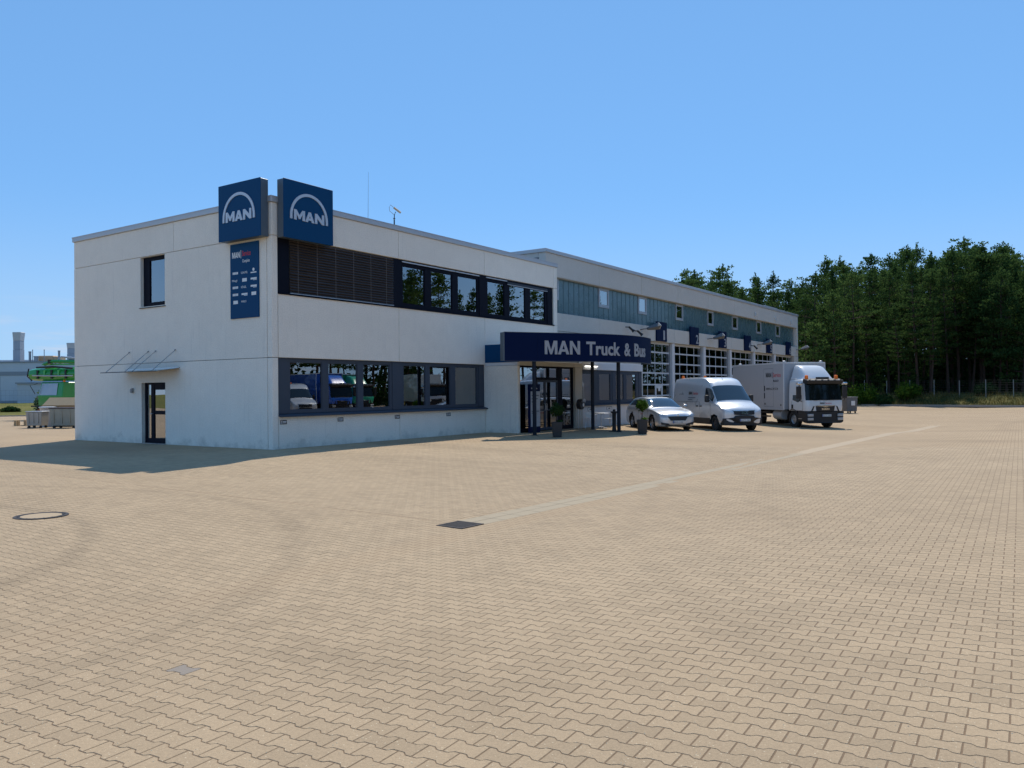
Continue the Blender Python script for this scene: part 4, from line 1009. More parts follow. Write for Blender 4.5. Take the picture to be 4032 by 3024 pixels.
m_.prism(roofp, 3.42, 3.55); m_.build('roof_slab', M['white_wall'], ca)
for (x, y) in ((11.23, -3.06), (16.75, -2.85), (15.55, -4.84)):
    zc = gzf(x, y); MB().lathe([(.085, zc-.05), (.085, 3.45)], 16, (x, y, 0), close=True).build('column', M['column'], ca, smooth=40); MB().lathe([(.16, zc-.02), (.16, zc+.015)], 16, (x, y, 0)).build('base_plate', M['dark_metal'], ca)
def on_fascia(s0, z): 
    def fn(a, b, h):
        p, n_ = at_arc(s0+a); return (p.x+n_.x*(.008+h), p.y+n_.y*(.008+h), z+b)
    return fn
man_text('lettering', M['letter_grey'], ca, on_fascia(1.83, 3.40), .58, 1.68, .012)
for t_, s0, w_ in (('Truck', 3.82, 1.92), ('&', 6.04, .47), ('Bus', 6.86, 1.25)):
    text_obj('lettering', t_, M['letter_grey'], ca, on_fascia(s0, 3.40), .80, .026, 1, .012, width=w_)
tl = empty('tube_lamp', (18.3, -2.6, 3.2), label='lit fluorescent tube under the entrance canopy', cat='lamp')
box('tube', mat('fluorescent_tube', (1, .97, .9), .4, var=0, emit=3.), 17.95, 19.2, -1.84, -1.80, 3.04, 3.08, tl); box('fitting', M['white_wall'], 17.9, 19.25, -1.86, -1.775, 3.085, 3.15, tl)

# things around the entrance
st = empty('welcome_stele', (12.88, -2.1, 0), label='tall dark stele with pale text panel beside the glass entrance', cat='sign')
box('slab', M['sign_dimmed'], 12.45, 13.3, -2.05, -1.93, -.03, 2.15, st, bevel=.008); box('text_panel', M['box_grey'], 12.5, 13.27, -2.058, -2.049, .26, 1.83, st)
text_obj('lettering', 'Willkommen', M['white_print'], st, lambda a, b, h: (12.54+a, -2.052-h, 1.93+b), .1, .004, 1, .001, width=.5)
m_ = MB()
for z, w in ((1.62, .6), (1.48, .52), (1.34, .4), (.92, .62), (.84, .42)): m_.box(12.56, 12.56+w, -2.0605, -2.0575, z, z+.045)
m_.build('text_lines', M['sign_side'], st)
ms = empty('letter_box', (16.95, -2.1, 0), label='round black drop box on two steel legs beside the entrance post', cat='letter box')
for x in (16.78, 17.02): MB().tube([(x, -2.05, -.03), (x, -2.05, .95)], .018).build('leg', M['steel'], ms)
m_ = MB(); m_.prism([(.23*math.cos(t), .24*math.sin(t)*1.05) for t in np.linspace(0, 2*math.pi, 22, endpoint=False)], -.14, .1, lambda a, b, h: (16.92+a*.95, -2.06+h, 1.17+b)); m_.build('drum', M['black_plastic'], ms, bevel=.015)
m_ = MB(); m_.prism([(-.2, .1), (.2, .1), (.14, .26), (-.1, .28)], -.2, .02, lambda a, b, h: (16.98+a*.8, -2.06+h, 1.17+b)); m_.build('flap', M['steel'], ms); box('label', M['paper'], 16.94, 17.08, -2.208, -2.201, 1.06, 1.22, ms)

def leaf_ball(name, c, rx, rz, n_, size, m, parent, hollow=.35):
    vs_ = []; fs = []; rn = []
    for k in range(n_):
        d = Vector((random.gauss(0, 1), random.gauss(0, 1), random.gauss(0, 1))).normalized(); r = random.uniform(hollow, 1)**.5*(1+.14*math.sin(5*d.x+3*d.z)+random.gauss(0, .06))
        p = Vector((c[0]+d.x*rx*r, c[1]+d.y*rx*r, c[2]+d.z*rz*r)); a = Vector((random.gauss(0, 1), random.gauss(0, 1), random.gauss(0, .8))).normalized(); b = a.cross(d+Vector((.01, .3, 0))).normalized(); s = size*random.uniform(.6, 1.3)
        i = len(vs_); vs_ += [p-a*s, p+b*s*.45, p+a*s, p-b*s*.45]; fs.append((i, i+1, i+2, i+3)); rn += [random.random()]*4
    me = bpy.data.meshes.new(name); me.from_pydata([tuple(v) for v in vs_], [], fs); me.materials.append(m)
    at = me.attributes.new('rnd', 'FLOAT', 'POINT'); at.data.foreach_set('value', rn)
    return link(name, me, parent)
def planter(x, y, lab, h, ball_z, rb, m, n_):
    z = gzf(x, y); e = empty('planter_tree', (x, y, z), label=lab, cat='potted tree', group='potted trees at the entrance')
    m_ = MB(); a, b = .17, .215
    m_.add([(-a, -a, 0), (a, -a, 0), (a, a, 0), (-a, a, 0), (-b, -b, h), (b, -b, h), (b, b, h), (-b, b, h), (-b+.03, -b+.03, h), (b-.03, -b+.03, h), (b-.03, b-.03, h), (-b+.03, b-.03, h), (-b+.03, -b+.03, h-.05), (b-.03, -b+.03, h-.05), (b-.03, b-.03, h-.05), (-b+.03, b-.03, h-.05)],
       [(3, 2, 1, 0), (0, 1, 5, 4), (1, 2, 6, 5), (2, 3, 7, 6), (3, 0, 4, 7), (4, 5, 9, 8), (5, 6, 10, 9), (6, 7, 11, 10), (7, 4, 8, 11), (8, 9, 13, 12), (9, 10, 14, 13), (10, 11, 15, 14), (11, 8, 12, 15)])
    o = m_.build('pot', M['planter'], e, local=True, bevel=.012); o.rotation_euler = (0, 0, .6)
    MB().lathe([(.2, h-.045), (.19, h-.03)], 14).build('soil', M['soil'], e, local=True)
    MB().tube([(0, 0, h-.05), (.015, .01, (h+ball_z)/2), (0, 0, ball_z)], [.02, .016, .012], 8).build('trunk', M['bark'], e, local=True)
    leaf_ball('crown', (0, 0, ball_z+rb*.55), rb, rb*.95, n_, .055, m, e, .05)
    leaf_ball('underplanting', (.08, -.08, h+.03), .16, .07, 90, .05, m, e, .1)
planter(10.75, -4.45, 'dark square planter with a bushy shaded shrub in front of the entrance', .62, .95, .29, M['leaf_dark'], 800)
planter(14.9, -6.3, 'dark square planter with a sunlit ball-headed tree beside the silver estate car', .62, 1.1, .27, M['leaf'], 800)
# bistro table and chairs
tb = empty('bistro_table', (17.95, -2.65, 0), label='small aluminium bistro table behind the canopy column', cat='table')
box('table_top', M['alu'], 17.62, 18.32, -3.0, -2.3, .70, .73, tb, bevel=.01); MB().tube([(17.97, -2.65, 0), (17.97, -2.65, .7)], .025).build('stem', M['alu'], tb)
for a in range(4):
    t = a*math.pi/2+.785; MB().tube([(17.97, -2.65, .06), (17.97+.3*math.cos(t), -2.65+.3*math.sin(t), -.02)], .016).build('foot', M['alu'], tb)
def chair(x, y, rz, lab):
    e = empty('bistro_chair', (x, y, 0), rz, lab, 'chair', 'aluminium bistro chairs')
    for s_ in (-1, 1):
        MB().tube([(.2, s_*.2, -.02), (.19, s_*.21, .42), (.17, s_*.23, .66), (-.16, s_*.23, .66)], .012).build('leg', M['alu'], e, local=True)
        MB().tube([(-.27, s_*.21, -.02), (-.2, s_*.2, .42), (-.27, s_*.2, .80)], .012).build('leg', M['alu'], e, local=True)
    for k in range(5): MB().box(-.2+k*.085, -.13+k*.085, -.2, .2, .425, .437).build('seat_slat', M['alu'], e, local=True)
    for k in range(4): MB().box(-.262-k*.008, -.254-k*.008, -.2, .2, .52+k*.075, .575+k*.075).build('back_slat', M['alu'], e, local=True)
chair(17.3, -2.45, 0.25, 'aluminium slatted chair left of the bistro table'); chair(18.7, -2.75, 2.9, 'aluminium slatted chair right of the bistro table')
ash = empty('ashtray_pillar', (15.75, -4.5, gzf(15.75, -4.5)), label='black standing ashtray pillar beside the third canopy column', cat='ashtray')
MB().box(-.19, .19, -.16, .16, -.01, .03).build('foot', M['black_plastic'], ash, local=True); MB().lathe([(.1, .03), (.105, .1), (.085, .2), (.09, .8), (.14, .86), (.14, .92), (.06, .93)], 18).build('body', M['black_plastic'], ash, smooth=40, local=True); MB().lathe([(.06, .93), (.07, 1.0), (.04, 1.02)], 14).build('cap', M['dark_metal'], ash, local=True)

# ================================================================== VEHICLES (local: +x forward, front bumper at x=0, +y left)
def cr1(P, t):
    i = int(min(max(t, 0), len(P)-1.0001)); u = t-i
    a = P[max(i-1, 0)]; b = P[i]; c = P[min(i+1, len(P)-1)]; d = P[min(i+2, len(P)-1)]
    return .5*((2*b)+(c-a)*u+(2*a-5*b+4*c-d)*u*u+(3*b-a-3*c+d)*u**3)
def loft_grid(stations, sub=3, subc=2):
    """stations: list of lists of (x,y,z) half sections bottom-centre .. top-centre"""
    A = np.array(stations, float); ns, m_, _ = A.shape
    T = np.linspace(0, ns-1, (ns-1)*sub+1); C_ = np.linspace(0, m_-1, (m_-1)*subc+1)
    B = np.array([[cr1(A[:, j], t) for j in range(m_)] for t in T])
    D = np.array([[cr1(B[i], c) for c in C_] for i in range(len(T))])
    D[:, :, 1] = np.maximum(D[:, :, 1], 0); D[:, 0, 1] = 0; D[:, -1, 1] = 0
    return D
def body_mesh(D):
    ni, nj, _ = D.shape; v = []; ring = 2*nj-2
    for i in range(ni):
        for j in range(nj): v.append(tuple(D[i, j]))
        for j in range(nj-2, 0, -1): v.append((D[i, j, 0], -D[i, j, 1], D[i, j, 2]))
    f = []
    for i in range(ni-1):
        for k in range(ring): a = i*ring+k; b = i*ring+(k+1) % ring; f.append((a, b, b+ring, a+ring))
    f.append(tuple(range(ring-1, -1, -1))); f.append(tuple((ni-1)*ring+k for k in range(ring)))
    return v, f
def cut_wheels(v, f, wheels, mats, name, parent, smooth=38):
    """body with wheel arches cut out by cylinders; wheels: (x, z, r)"""
    mb = MB(); mb.add(v, f); o = mb.build(name, mats, parent, local=True)
    cm = MB()
    for (x, z, r) in wheels: 
        for s in (1, -1): cm.lathe([(r, s*.62), (r, s*1.4)], 28, (x, 0, z), 'Y')
    co = cm.build('cutter', mats[1])
    md = o.modifiers.new('b', 'BOOLEAN'); md.operation = 'DIFFERENCE'; md.object = co; md.solver = 'EXACT'
    par = o.parent; o.parent = None
    dg = bpy.context.evaluated_depsgraph_get(); dg.update()
    me = bpy.data.meshes.new_from_object(o.evaluated_get(dg)); o.modifiers.clear(); o.data = me; o.parent = par
    bpy.data.objects.remove(co)
    me.materials.clear()
    for m_ in mats: me.materials.append(m_)
    mi = []
    for p in me.polygons:
        c = p.center; q = 0
        for (x, z, r) in wheels:
            if abs(math.hypot(c.x-x, c.z-z)-r) < .012 or (abs(abs(c.y)-.62) < .004 and math.hypot(c.x-x, c.z-z) < r+.01): q = 1
        mi.append(q)
    me.polygons.foreach_set('material_index', mi); me.shade_smooth(); me.set_sharp_from_angle(angle=R(smooth))
    return o
def patch(name, D, i0, i1, j0, j1, m, parent, sides=(1, -1), offs=.004, cen=False):
    """glass lying just proud of the lofted body"""
    for s in sides:
        v = []; f = []
        for i in range(i0, i1+1):
            for j in range(j0, j1+1):
                du = D[min(i+1, len(D)-1), j]-D[max(i-1, 0), j]; dv = D[i, min(j+1, D.shape[1]-1)]-D[i, max(j-1, 0)]
                n_ = np.cross(du, dv); n_ = n_/(np.linalg.norm(n_)+1e-9)
                if n_[2] < -.2 or n_@np.array([0, 1, .2]) < 0 and n_[2] < .2: n_ = -n_
                p = D[i, j]+n_*offs; v.append((p[0], p[1]*s, p[2]))
        w = j1-j0+1
        if cen and s == 1:                       # one pane across the centre line
            rows = len(v)//w; v2 = []
            for r_ in range(rows):
                row = v[r_*w:(r_+1)*w]; v2 += row+[(p[0], -p[1], p[2]) for p in reversed(row[:-1])]
            v = v2; w = 2*w-1
        rows = len(v)//w
        for r_ in range(rows-1):
            for k in range(w-1): a = r_*w+k; f.append((a, a+1, a+w+1, a+w))
        mb = MB(); mb.add(v, f); mb.build(name, m, parent, smooth=60, local=True)
        if cen: break
def wheel(parent, x, y, r, w, rim_m, spokes=5, rr=.66):
    s = 1 if y > 0 else -1
    m_ = MB(); p = [(r*rr, -w/2), (r*.93, -w/2), (r, -w*.36), (r, w*.36), (r*.93, w/2), (r*rr, w/2), (r*rr*.96, w*.2), (r*rr*.96, -w*.2)]
    m_.lathe([(a, b) for a, b in p]+[p[0]], 28, (x, y, r), 'Y', close=False); o = m_.build('wheel', M['tyre'], parent, smooth=35, local=True)
    m_ = MB(); f = y+s*w*.36
    m_.lathe([(r*rr*.98, f-s*.0), (r*rr*.90, f+s*.012), (r*rr*.86, f-s*.03)], 28, (x, 0, r), 'Y', close=False)
    m_.lathe([(r*.16, f-s*.02), (r*.14, f+s*.015), (.01, f+s*.02)], 14, (x, 0, r), 'Y')
    if spokes:
        for k in range(spokes):
            t = 2*math.pi*k/spokes+.3
            for e in (-.13, .13):
                c, q = math.cos(t+e), math.sin(t+e); c0, q0 = math.cos(t+e*1.6), math.sin(t+e*1.6); rr_ = r*rr*.88; d = .03*r/.33
                m_.add([(x+c0*r*.1-q*d, f-s*.01, r+q0*r*.1+c*d), (x+c0*r*.1+q*d, f-s*.01, r+q0*r*.1-c*d), (x+c*rr_+q*d*.8, f, r+q*rr_-c*d*.8), (x+c*rr_-q*d*.8, f, r+q*rr_+c*d*.8)], [(0, 1, 2, 3)])
    else:
        m_.lathe([(r*rr*.86, f-s*.03), (r*rr*.5, f-s*.01), (r*.2, f-s*.005)], 28, (x, 0, r), 'Y', close=False)
        for k in range(8):
            t = 2*math.pi*k/8; m_.lathe([(.018, f-s*.012), (.018, f+s*.012)], 6, (x+r*rr*.42*math.cos(t), 0, r+r*rr*.42*math.sin(t)), 'Y')
    m_.build('rim', rim_m, o, smooth=35, local=True)
    m_ = MB(); m_.lathe([(r*rr*.95, y-s*w*.1), (.01, y-s*w*.1)], 24, (x, 0, r), 'Y', close=False); m_.build('brake', M['black_plastic'], o, local=True)
    return o
def plate(parent, x, y, z, txt, w=.52, bl=False):
    o = MB().box(x-.012, x, y-w/2, y+w/2, z-.055, z+.055).build('number_plate', M['plate'], parent, local=True)
    MB().box(x-.01, x+.002, y-w/2+.004, y-w/2+.045, z-.05, z+.05).build('country_strip', M['plate_blue'], o, local=True)
    text_obj('plate_text', txt, M['black_print'], o, lambda a, b, h: (x+.0025+h, y-w/2+.06+a, z-.036+b), .1, .003, 1, .0005, local=True, width=w-.09)
FRONT = lambda x, y, z: (lambda a, b, h: (x+h, y+a, z+b))
SIDE_R = lambda x, y, z: (lambda a, b, h: (x+a, y-h, z+b))

def sect(x, zb, hw, zs, zbelt, wbelt, zg, wg, zr, wr, nose=0):
    """half section: bottom, sill, flank, belt, glass top, roof edge, roof centre"""
    return [(x, 0, zb), (x, hw*.75, zb), (x, hw*.97, zb+.06), (x, hw, zs), (x, hw*.995, (zs+zbelt)/2), (x, wbelt, zbelt), (x, (wbelt+wg)/2, (zbelt+zg)/2), (x, wg, zg), (x, wr, zr-.025), (x, wr*.5, zr), (x, 0, zr+.008)]

# ---- estate car
def build_car(x, y, rz):
    e = empty('estate_car', (x, y, gzf(x-1.5, y-1.5)), rz, 'silver-white estate car parked nearest the entrance', 'car')
    S = [sect(0.0, .30, .50, .45, .60, .46, .64, .42, .66, .36), sect(-.05, .24, .70, .45, .66, .66, .70, .60, .72, .5), sect(-.16, .21, .83, .48, .73, .80, .765, .72, .785, .62), sect(-.40, .19, .895, .52, .81, .87, .84, .78, .86, .68),
         sect(-.80, .19, .91, .55, .885, .885, .905, .80, .925, .70), sect(-1.20, .19, .914, .57, .93, .885, .955, .80, .975, .70), sect(-1.42, .19, .915, .57, .955, .88, .99, .79, 1.015, .70), sect(-1.70, .19, .915, .57, .97, .875, 1.08, .76, 1.155, .67),
         sect(-2.05, .19, .915, .57, .975, .87, 1.22, .71, 1.33, .62), sect(-2.35, .19, .915, .57, .98, .865, 1.31, .67, 1.425, .585), sect(-2.75, .19, .915, .57, .985, .865, 1.345, .66, 1.46, .57), sect(-3.4, .19, .915, .57, 1.0, .86, 1.34, .65, 1.455, .56),
         sect(-4.0, .20, .91, .57, 1.02, .845, 1.31, .63, 1.42, .54), sect(-4.35, .23, .89, .58, 1.03, .82, 1.24, .62, 1.35, .53), sect(-4.58, .28, .85, .6, 1.0, .77, 1.06, .64, 1.12, .55), sect(-4.69, .36, .72, .62, .86, .66, .9, .58, .94, .48)]
    D = loft_grid(S); v, f = body_mesh(D); wh = [(-.90, .34, .395), (-3.59, .34, .395)]
    cut_wheels(v, f, wh, [M['car_white'], M['black_plastic']], 'body', e)
    patch('windscreen', D, 18, 26, 15, 20, M['car_glass'], e, cen=True, offs=.005)
    patch('side_window', D, 20, 29, 11, 14, M['car_glass'], e, offs=.006); patch('side_window', D, 30, 38, 11, 14, M['car_glass'], e, offs=.006); patch('rear_window', D, 40, 43, 15, 20, M['car_glass'], e, cen=True, offs=.005)
    for (x_, z_, r_) in wh:
        for s in (1, -1): wheel(e, x_, s*.80, .325, .21, M['rim'], 5, .7)
    # grille, lamps, lower intakes
    g = [(-.44, .60), (-.48, .645), (.48, .645), (.44, .60), (.34, .47), (-.34, .47)]
    MB().prism([(a*1.07, (b-.56)*1.12+.56) for a, b in g], -.1, .055, lambda a, b, h: (h-.16*abs(a)**1.8, a, b)).build('grille_frame', M['chrome'], e, local=True)
    gr = MB(); gr.prism(g, -.09, .062, lambda a, b, h: (h-.16*abs(a)**1.8, a, b)); go = gr.build('grille', M['black_plastic'], e, local=True)
    for s in (1, -1):
        m_ = MB(); m_.prism([(.5, .60), (.52, .69), (.84, .74), (.85, .66), (.70, .60)], -.12, .0, lambda a, b, h, s=s: (h+.055-.62*max(0, a-.42)**1.45-.25*max(0, b-.62), s*a, b)); m_.build('headlight', M['lens'], e, local=True)
        m_ = MB(); m_.prism([(.40, .28), (.46, .34), (.78, .40), (.76, .30)], -.1, .0, lambda a, b, h, s=s: (h+.06-.5*max(0, a-.42)**1.5, s*a, b)); m_.build('side_intake', M['black_plastic'], e, local=True)
        m_ = MB(); m_.tube([(-1.56, s*.90, 1.0), (-1.56, s*.98, 1.03)], .02); o = m_.build('mirror_arm', M['black_plastic'], e, local=True)
        m_ = MB(); m_.lathe([(.02, -.09), (.07, -.07), (.085, 0), (.07, .07), (.02, .09)], 12, (-1.56, s*1.02, 1.055), 'Y'); m_.build('mirror', M['car_white'], e, smooth=50, local=True)
        MB().tube([(-2.25, s*.60, 1.455), (-2.5, s*.60, 1.49), (-3.9, s*.57, 1.475), (-4.15, s*.56, 1.43)], .014, 6).build('roof_rail', M['dark_metal'], e, local=True)
        for hx in (-2.65, -3.55): MB().box(hx-.1, hx+.1, s*.905, s*.925, .90, .925).build('door_handle', M['car_white'], e, local=True)
        m_ = MB(); m_.box(-1.42, -1.41, s*.9145-.002, s*.9145+.002, .35, .95); m_.box(-2.62, -2.61, s*.9145-.002, s*.9145+.002, .3, .97); m_.build('door_gap', M['black_plastic'], e, local=True)
    MB().prism([(-.62, .25), (-.5, .33), (.5, .33), (.62, .25)], -.1, .05, lambda a, b, h: (h-.16*abs(a)**1.8, a, b)).build('lower_grille', M['black_plastic'], e, local=True)
    plate(e, .072, .0, .405, 'M·AN 2186E')
    MB().lathe([(.045, .02), (.045, .028), (.02, .034)], 14, (-.03, 0, .70), 'X').build('badge', M['chrome'], e, local=True)
    text_obj('lettering', 'Service', M['red_print'], e, SIDE_R(-2.35, -.917, .68), .12, .002, 1, .0005, local=True)
    MB().tube([(-4.0, 0, 1.43), (-4.1, 0, 1.5)], .015, 6).build('antenna', M['black_plastic'], e, local=True)
    return e
build_car(17.80, -6.75, R(225.3)).scale = (1.03, 1.03, 1.09)

# ---- van (also used for the vans across the yard that the glass reflects)
def build_van(name, x, y, rz, label, paint, z=None, text=True, group=None):
    e = empty(name, (x, y, gzf(x-1.5, y-1.5) if z is None else z), rz, label, 'van', group)
    def sv(x, zb, hw, zbelt, zg, wg, zr, wr): return [(x, 0, zb), (x, hw*.75, zb), (x, hw*.97, zb+.08), (x, hw, .75), (x, hw*.998, (.75+zbelt)/2), (x, hw*.985, zbelt), (x, (hw*.985+wg)/2, (zbelt+zg)/2), (x, wg, zg), (x, wr, zr-.05), (x, wr*.5, zr-.008), (x, 0, zr)]
    S = [sv(0, .42, .62, .86, .9, .56, .95, .5), sv(-.06, .34, .84, .94, .98, .78, 1.03, .7), sv(-.18, .30, .955, 1.02, 1.06, .9, 1.12, .8), sv(-.45, .28, .995, 1.13, 1.18, .93, 1.24, .83), sv(-.80, .28, 1.01, 1.24, 1.30, .93, 1.37, .83), sv(-1.0, .28, 1.015, 1.28, 1.42, .90, 1.55, .80),
         sv(-1.35, .28, 1.018, 1.32, 1.72, .86, 1.90, .76), sv(-1.62, .28, 1.02, 1.35, 1.98, .84, 2.17, .75), sv(-1.95, .28, 1.02, 1.36, 2.05, .89, 2.40, .78), sv(-2.4, .28, 1.02, 1.36, 2.08, .91, 2.54, .80), sv(-3.0, .28, 1.02, 1.36, 2.1, .92, 2.58, .81), sv(-4.5, .28, 1.02, 1.36, 2.1, .92, 2.59, .81), sv(-5.6, .30, 1.02, 1.36, 2.1, .92, 2.57, .80), sv(-5.92, .34, .99, 1.36, 2.05, .90, 2.52, .78), sv(-5.98, .40, .95, 1.3, 1.95, .86, 2.4, .74)]
    D = loft_grid(S); v, f = body_mesh(D); wh = [(-1.0, .37, .43), (-4.64, .37, .43)]
    cut_wheels(v, f, wh, [paint, M['black_plastic']], 'body', e)
    patch('windscreen', D, 14, 21, 15, 20, M['car_glass'], e, cen=True, offs=.006)
    patch('side_window', D, 17, 25, 11, 14, M['car_glass'], e, offs=.006)
    for (x_, z_, r_) in wh:
        for s in (1, -1): wheel(e, x_, s*.88, .36, .235, M['rim_dark'], 0, .6)
    for s in (1, -1):
        MB().prism([(-1.44, .32), (-1.44, .60), (-4.2, .60), (-4.2, .32)], 0, .02, lambda a, b, h, s=s: (a, s*(1.008+h), b)).build('side_moulding', M['black_plastic'], e, local=True)
        m_ = MB(); m_.prism([(.50, .83), (.52, .99), (.88, 1.08), (.94, .98), (.90, .85)], -.25, .055, lambda a, b, h, s=s: (h-.16*.16-.95*max(0, a-.45)**1.9-.35*max(0, b-.85), s*a, b)); m_.build('headlight', M['lens'], e, local=True)
        MB().tube([(-1.5, s*1.0, 1.45), (-1.48, s*1.13, 1.42)], .03).build('mirror_arm', M['black_plastic'], e, local=True)
        MB().box(-1.55, -1.40, s*1.06, s*1.25, 1.36, 1.70).build('mirror', M['black_plastic'], e, bevel=.04, seg=2, local=True)
        for hx in (-2.45, -2.85): MB().box(hx-.12, hx+.08, s*1.015, s*1.05, 1.13, 1.19).build('door_handle', M['black_plastic'], e, local=True)
        m_ = MB()
        for gx in (-1.42, -2.62, -4.1): m_.box(gx, gx+.012, s*1.019-.002, s*1.019+.003, .62, 1.38)
        m_.box(-5.6, -2.7, s*1.0165-.002, s*1.0165+.003, 1.36, 1.372); m_.build('panel_gap', M['dark_metal'], e, local=True)
        MB().prism([(-2.85, 1.45), (-2.85, 2.02), (-4.05, 2.02), (-4.05, 1.45)], .0, .012, lambda a, b, h, s=s: (a, s*(1.0-.16*(b-1.4)+h-.012), b)).build('side_panel', paint, e, local=True)
    MB().prism([(-.97, .32), (-.97, .62), (-.52, .66), (-.46, .74), (-.2, .755), (.2, .755), (.46, .74), (.52, .66), (.97, .62), (.97, .32), (.5, .29), (0, .285), (-.5, .29)], -.25, .10, lambda a, b, h: (h-.22*abs(a)**3.2, a, b)).build('bumper', M['black_plastic'], e, bevel=.02, local=True)
    MB().prism([(-.50, .80), (-.52, .97), (.52, .97), (.50, .80), (.34, .785), (0, .78), (-.34, .785)], -.2, .075, lambda a, b, h: (h-.16*abs(a)**2-.10*max(0, b-.8), a, b)).build('grille', M['black_plastic'], e, local=True)
    MB().prism([(-.53, .97), (-.53, .99), (-.2, .985), (-.08, .94), (.08, .94), (.2, .985), (.53, .99), (.53, .97), (.22, .965), (.09, .92), (-.09, .92), (-.22, .965)], -.1, .075, lambda a, b, h: (h-.16*abs(a)**2-.1*max(0, b-.8), a, b)).build('chrome_strip', M['chrome'], e, local=True)
    if text:
        man_logo('front_letters', M['chrome'], e, lambda a, b, h: (.082+h-.1*max(0, .085+b), a, .845+b), .2, .004, True, local=True)
        plate(e, .118, .0, .54, 'LG·TI 1063')
        man_logo('emblem', M['sign_side'], e, lambda a, b, h: (-4.85+a, -.957+.16*b*.9-h, 1.75+b), .27, .003, local=True)
        sd = lambda x0, z0: (lambda a, b, h: (x0+a, -(1.02-.16*(z0+b-1.42))-.006-h, z0+b))
        man_text('lettering', M['black_print'], e, sd(-3.95, 1.72), .15, .4, local=True)
        text_obj('lettering', '|', M['black_print'], e, sd(-3.48, 1.71), .2, .003, .8, .0005, local=True)
        text_obj('lettering', 'Service', M['red_print'], e, sd(-3.40, 1.72), .2, .004, .7, .0005, local=True, width=.55)
        m_ = MB(); q = sd(-3.95, 1.55)
        for z_, w_ in ((0, .85), (-.1, .5)): m_.prism([(0, z_), (w_, z_), (w_, z_+.035), (0, z_+.035)], 0, .002, q)
        m_.build('small_print', M['sign_side'], e, local=True)
    for yy_ in (.62, -.62): MB().lathe([(.075, 0), (.075, .1), (.04, .15)], 14, (-5.4, yy_, 2.55), 'Z').build('beacon', M['orange'], e, smooth=40, local=True)
    MB().tube([(-2.0, -.05, 2.42), (-2.08, -.05, 2.50), (-2.3, -.05, 2.75)], .008, 6).build('antenna', M['black_plastic'], e, local=True)
    m_ = MB(); m_.tube([(-.88, .7, 1.36), (-.92, .1, 1.405)], .012, 6); m_.tube([(-.88, -.1, 1.41), (-.90, -.72, 1.36)], .012, 6); m_.build('wipers', M['black_plastic'], e, local=True)
    return e
build_van('service_van', 19.5, -9.3, R(226), 'white high-roof service van parked between the estate car and the lorry', M['van_white'])

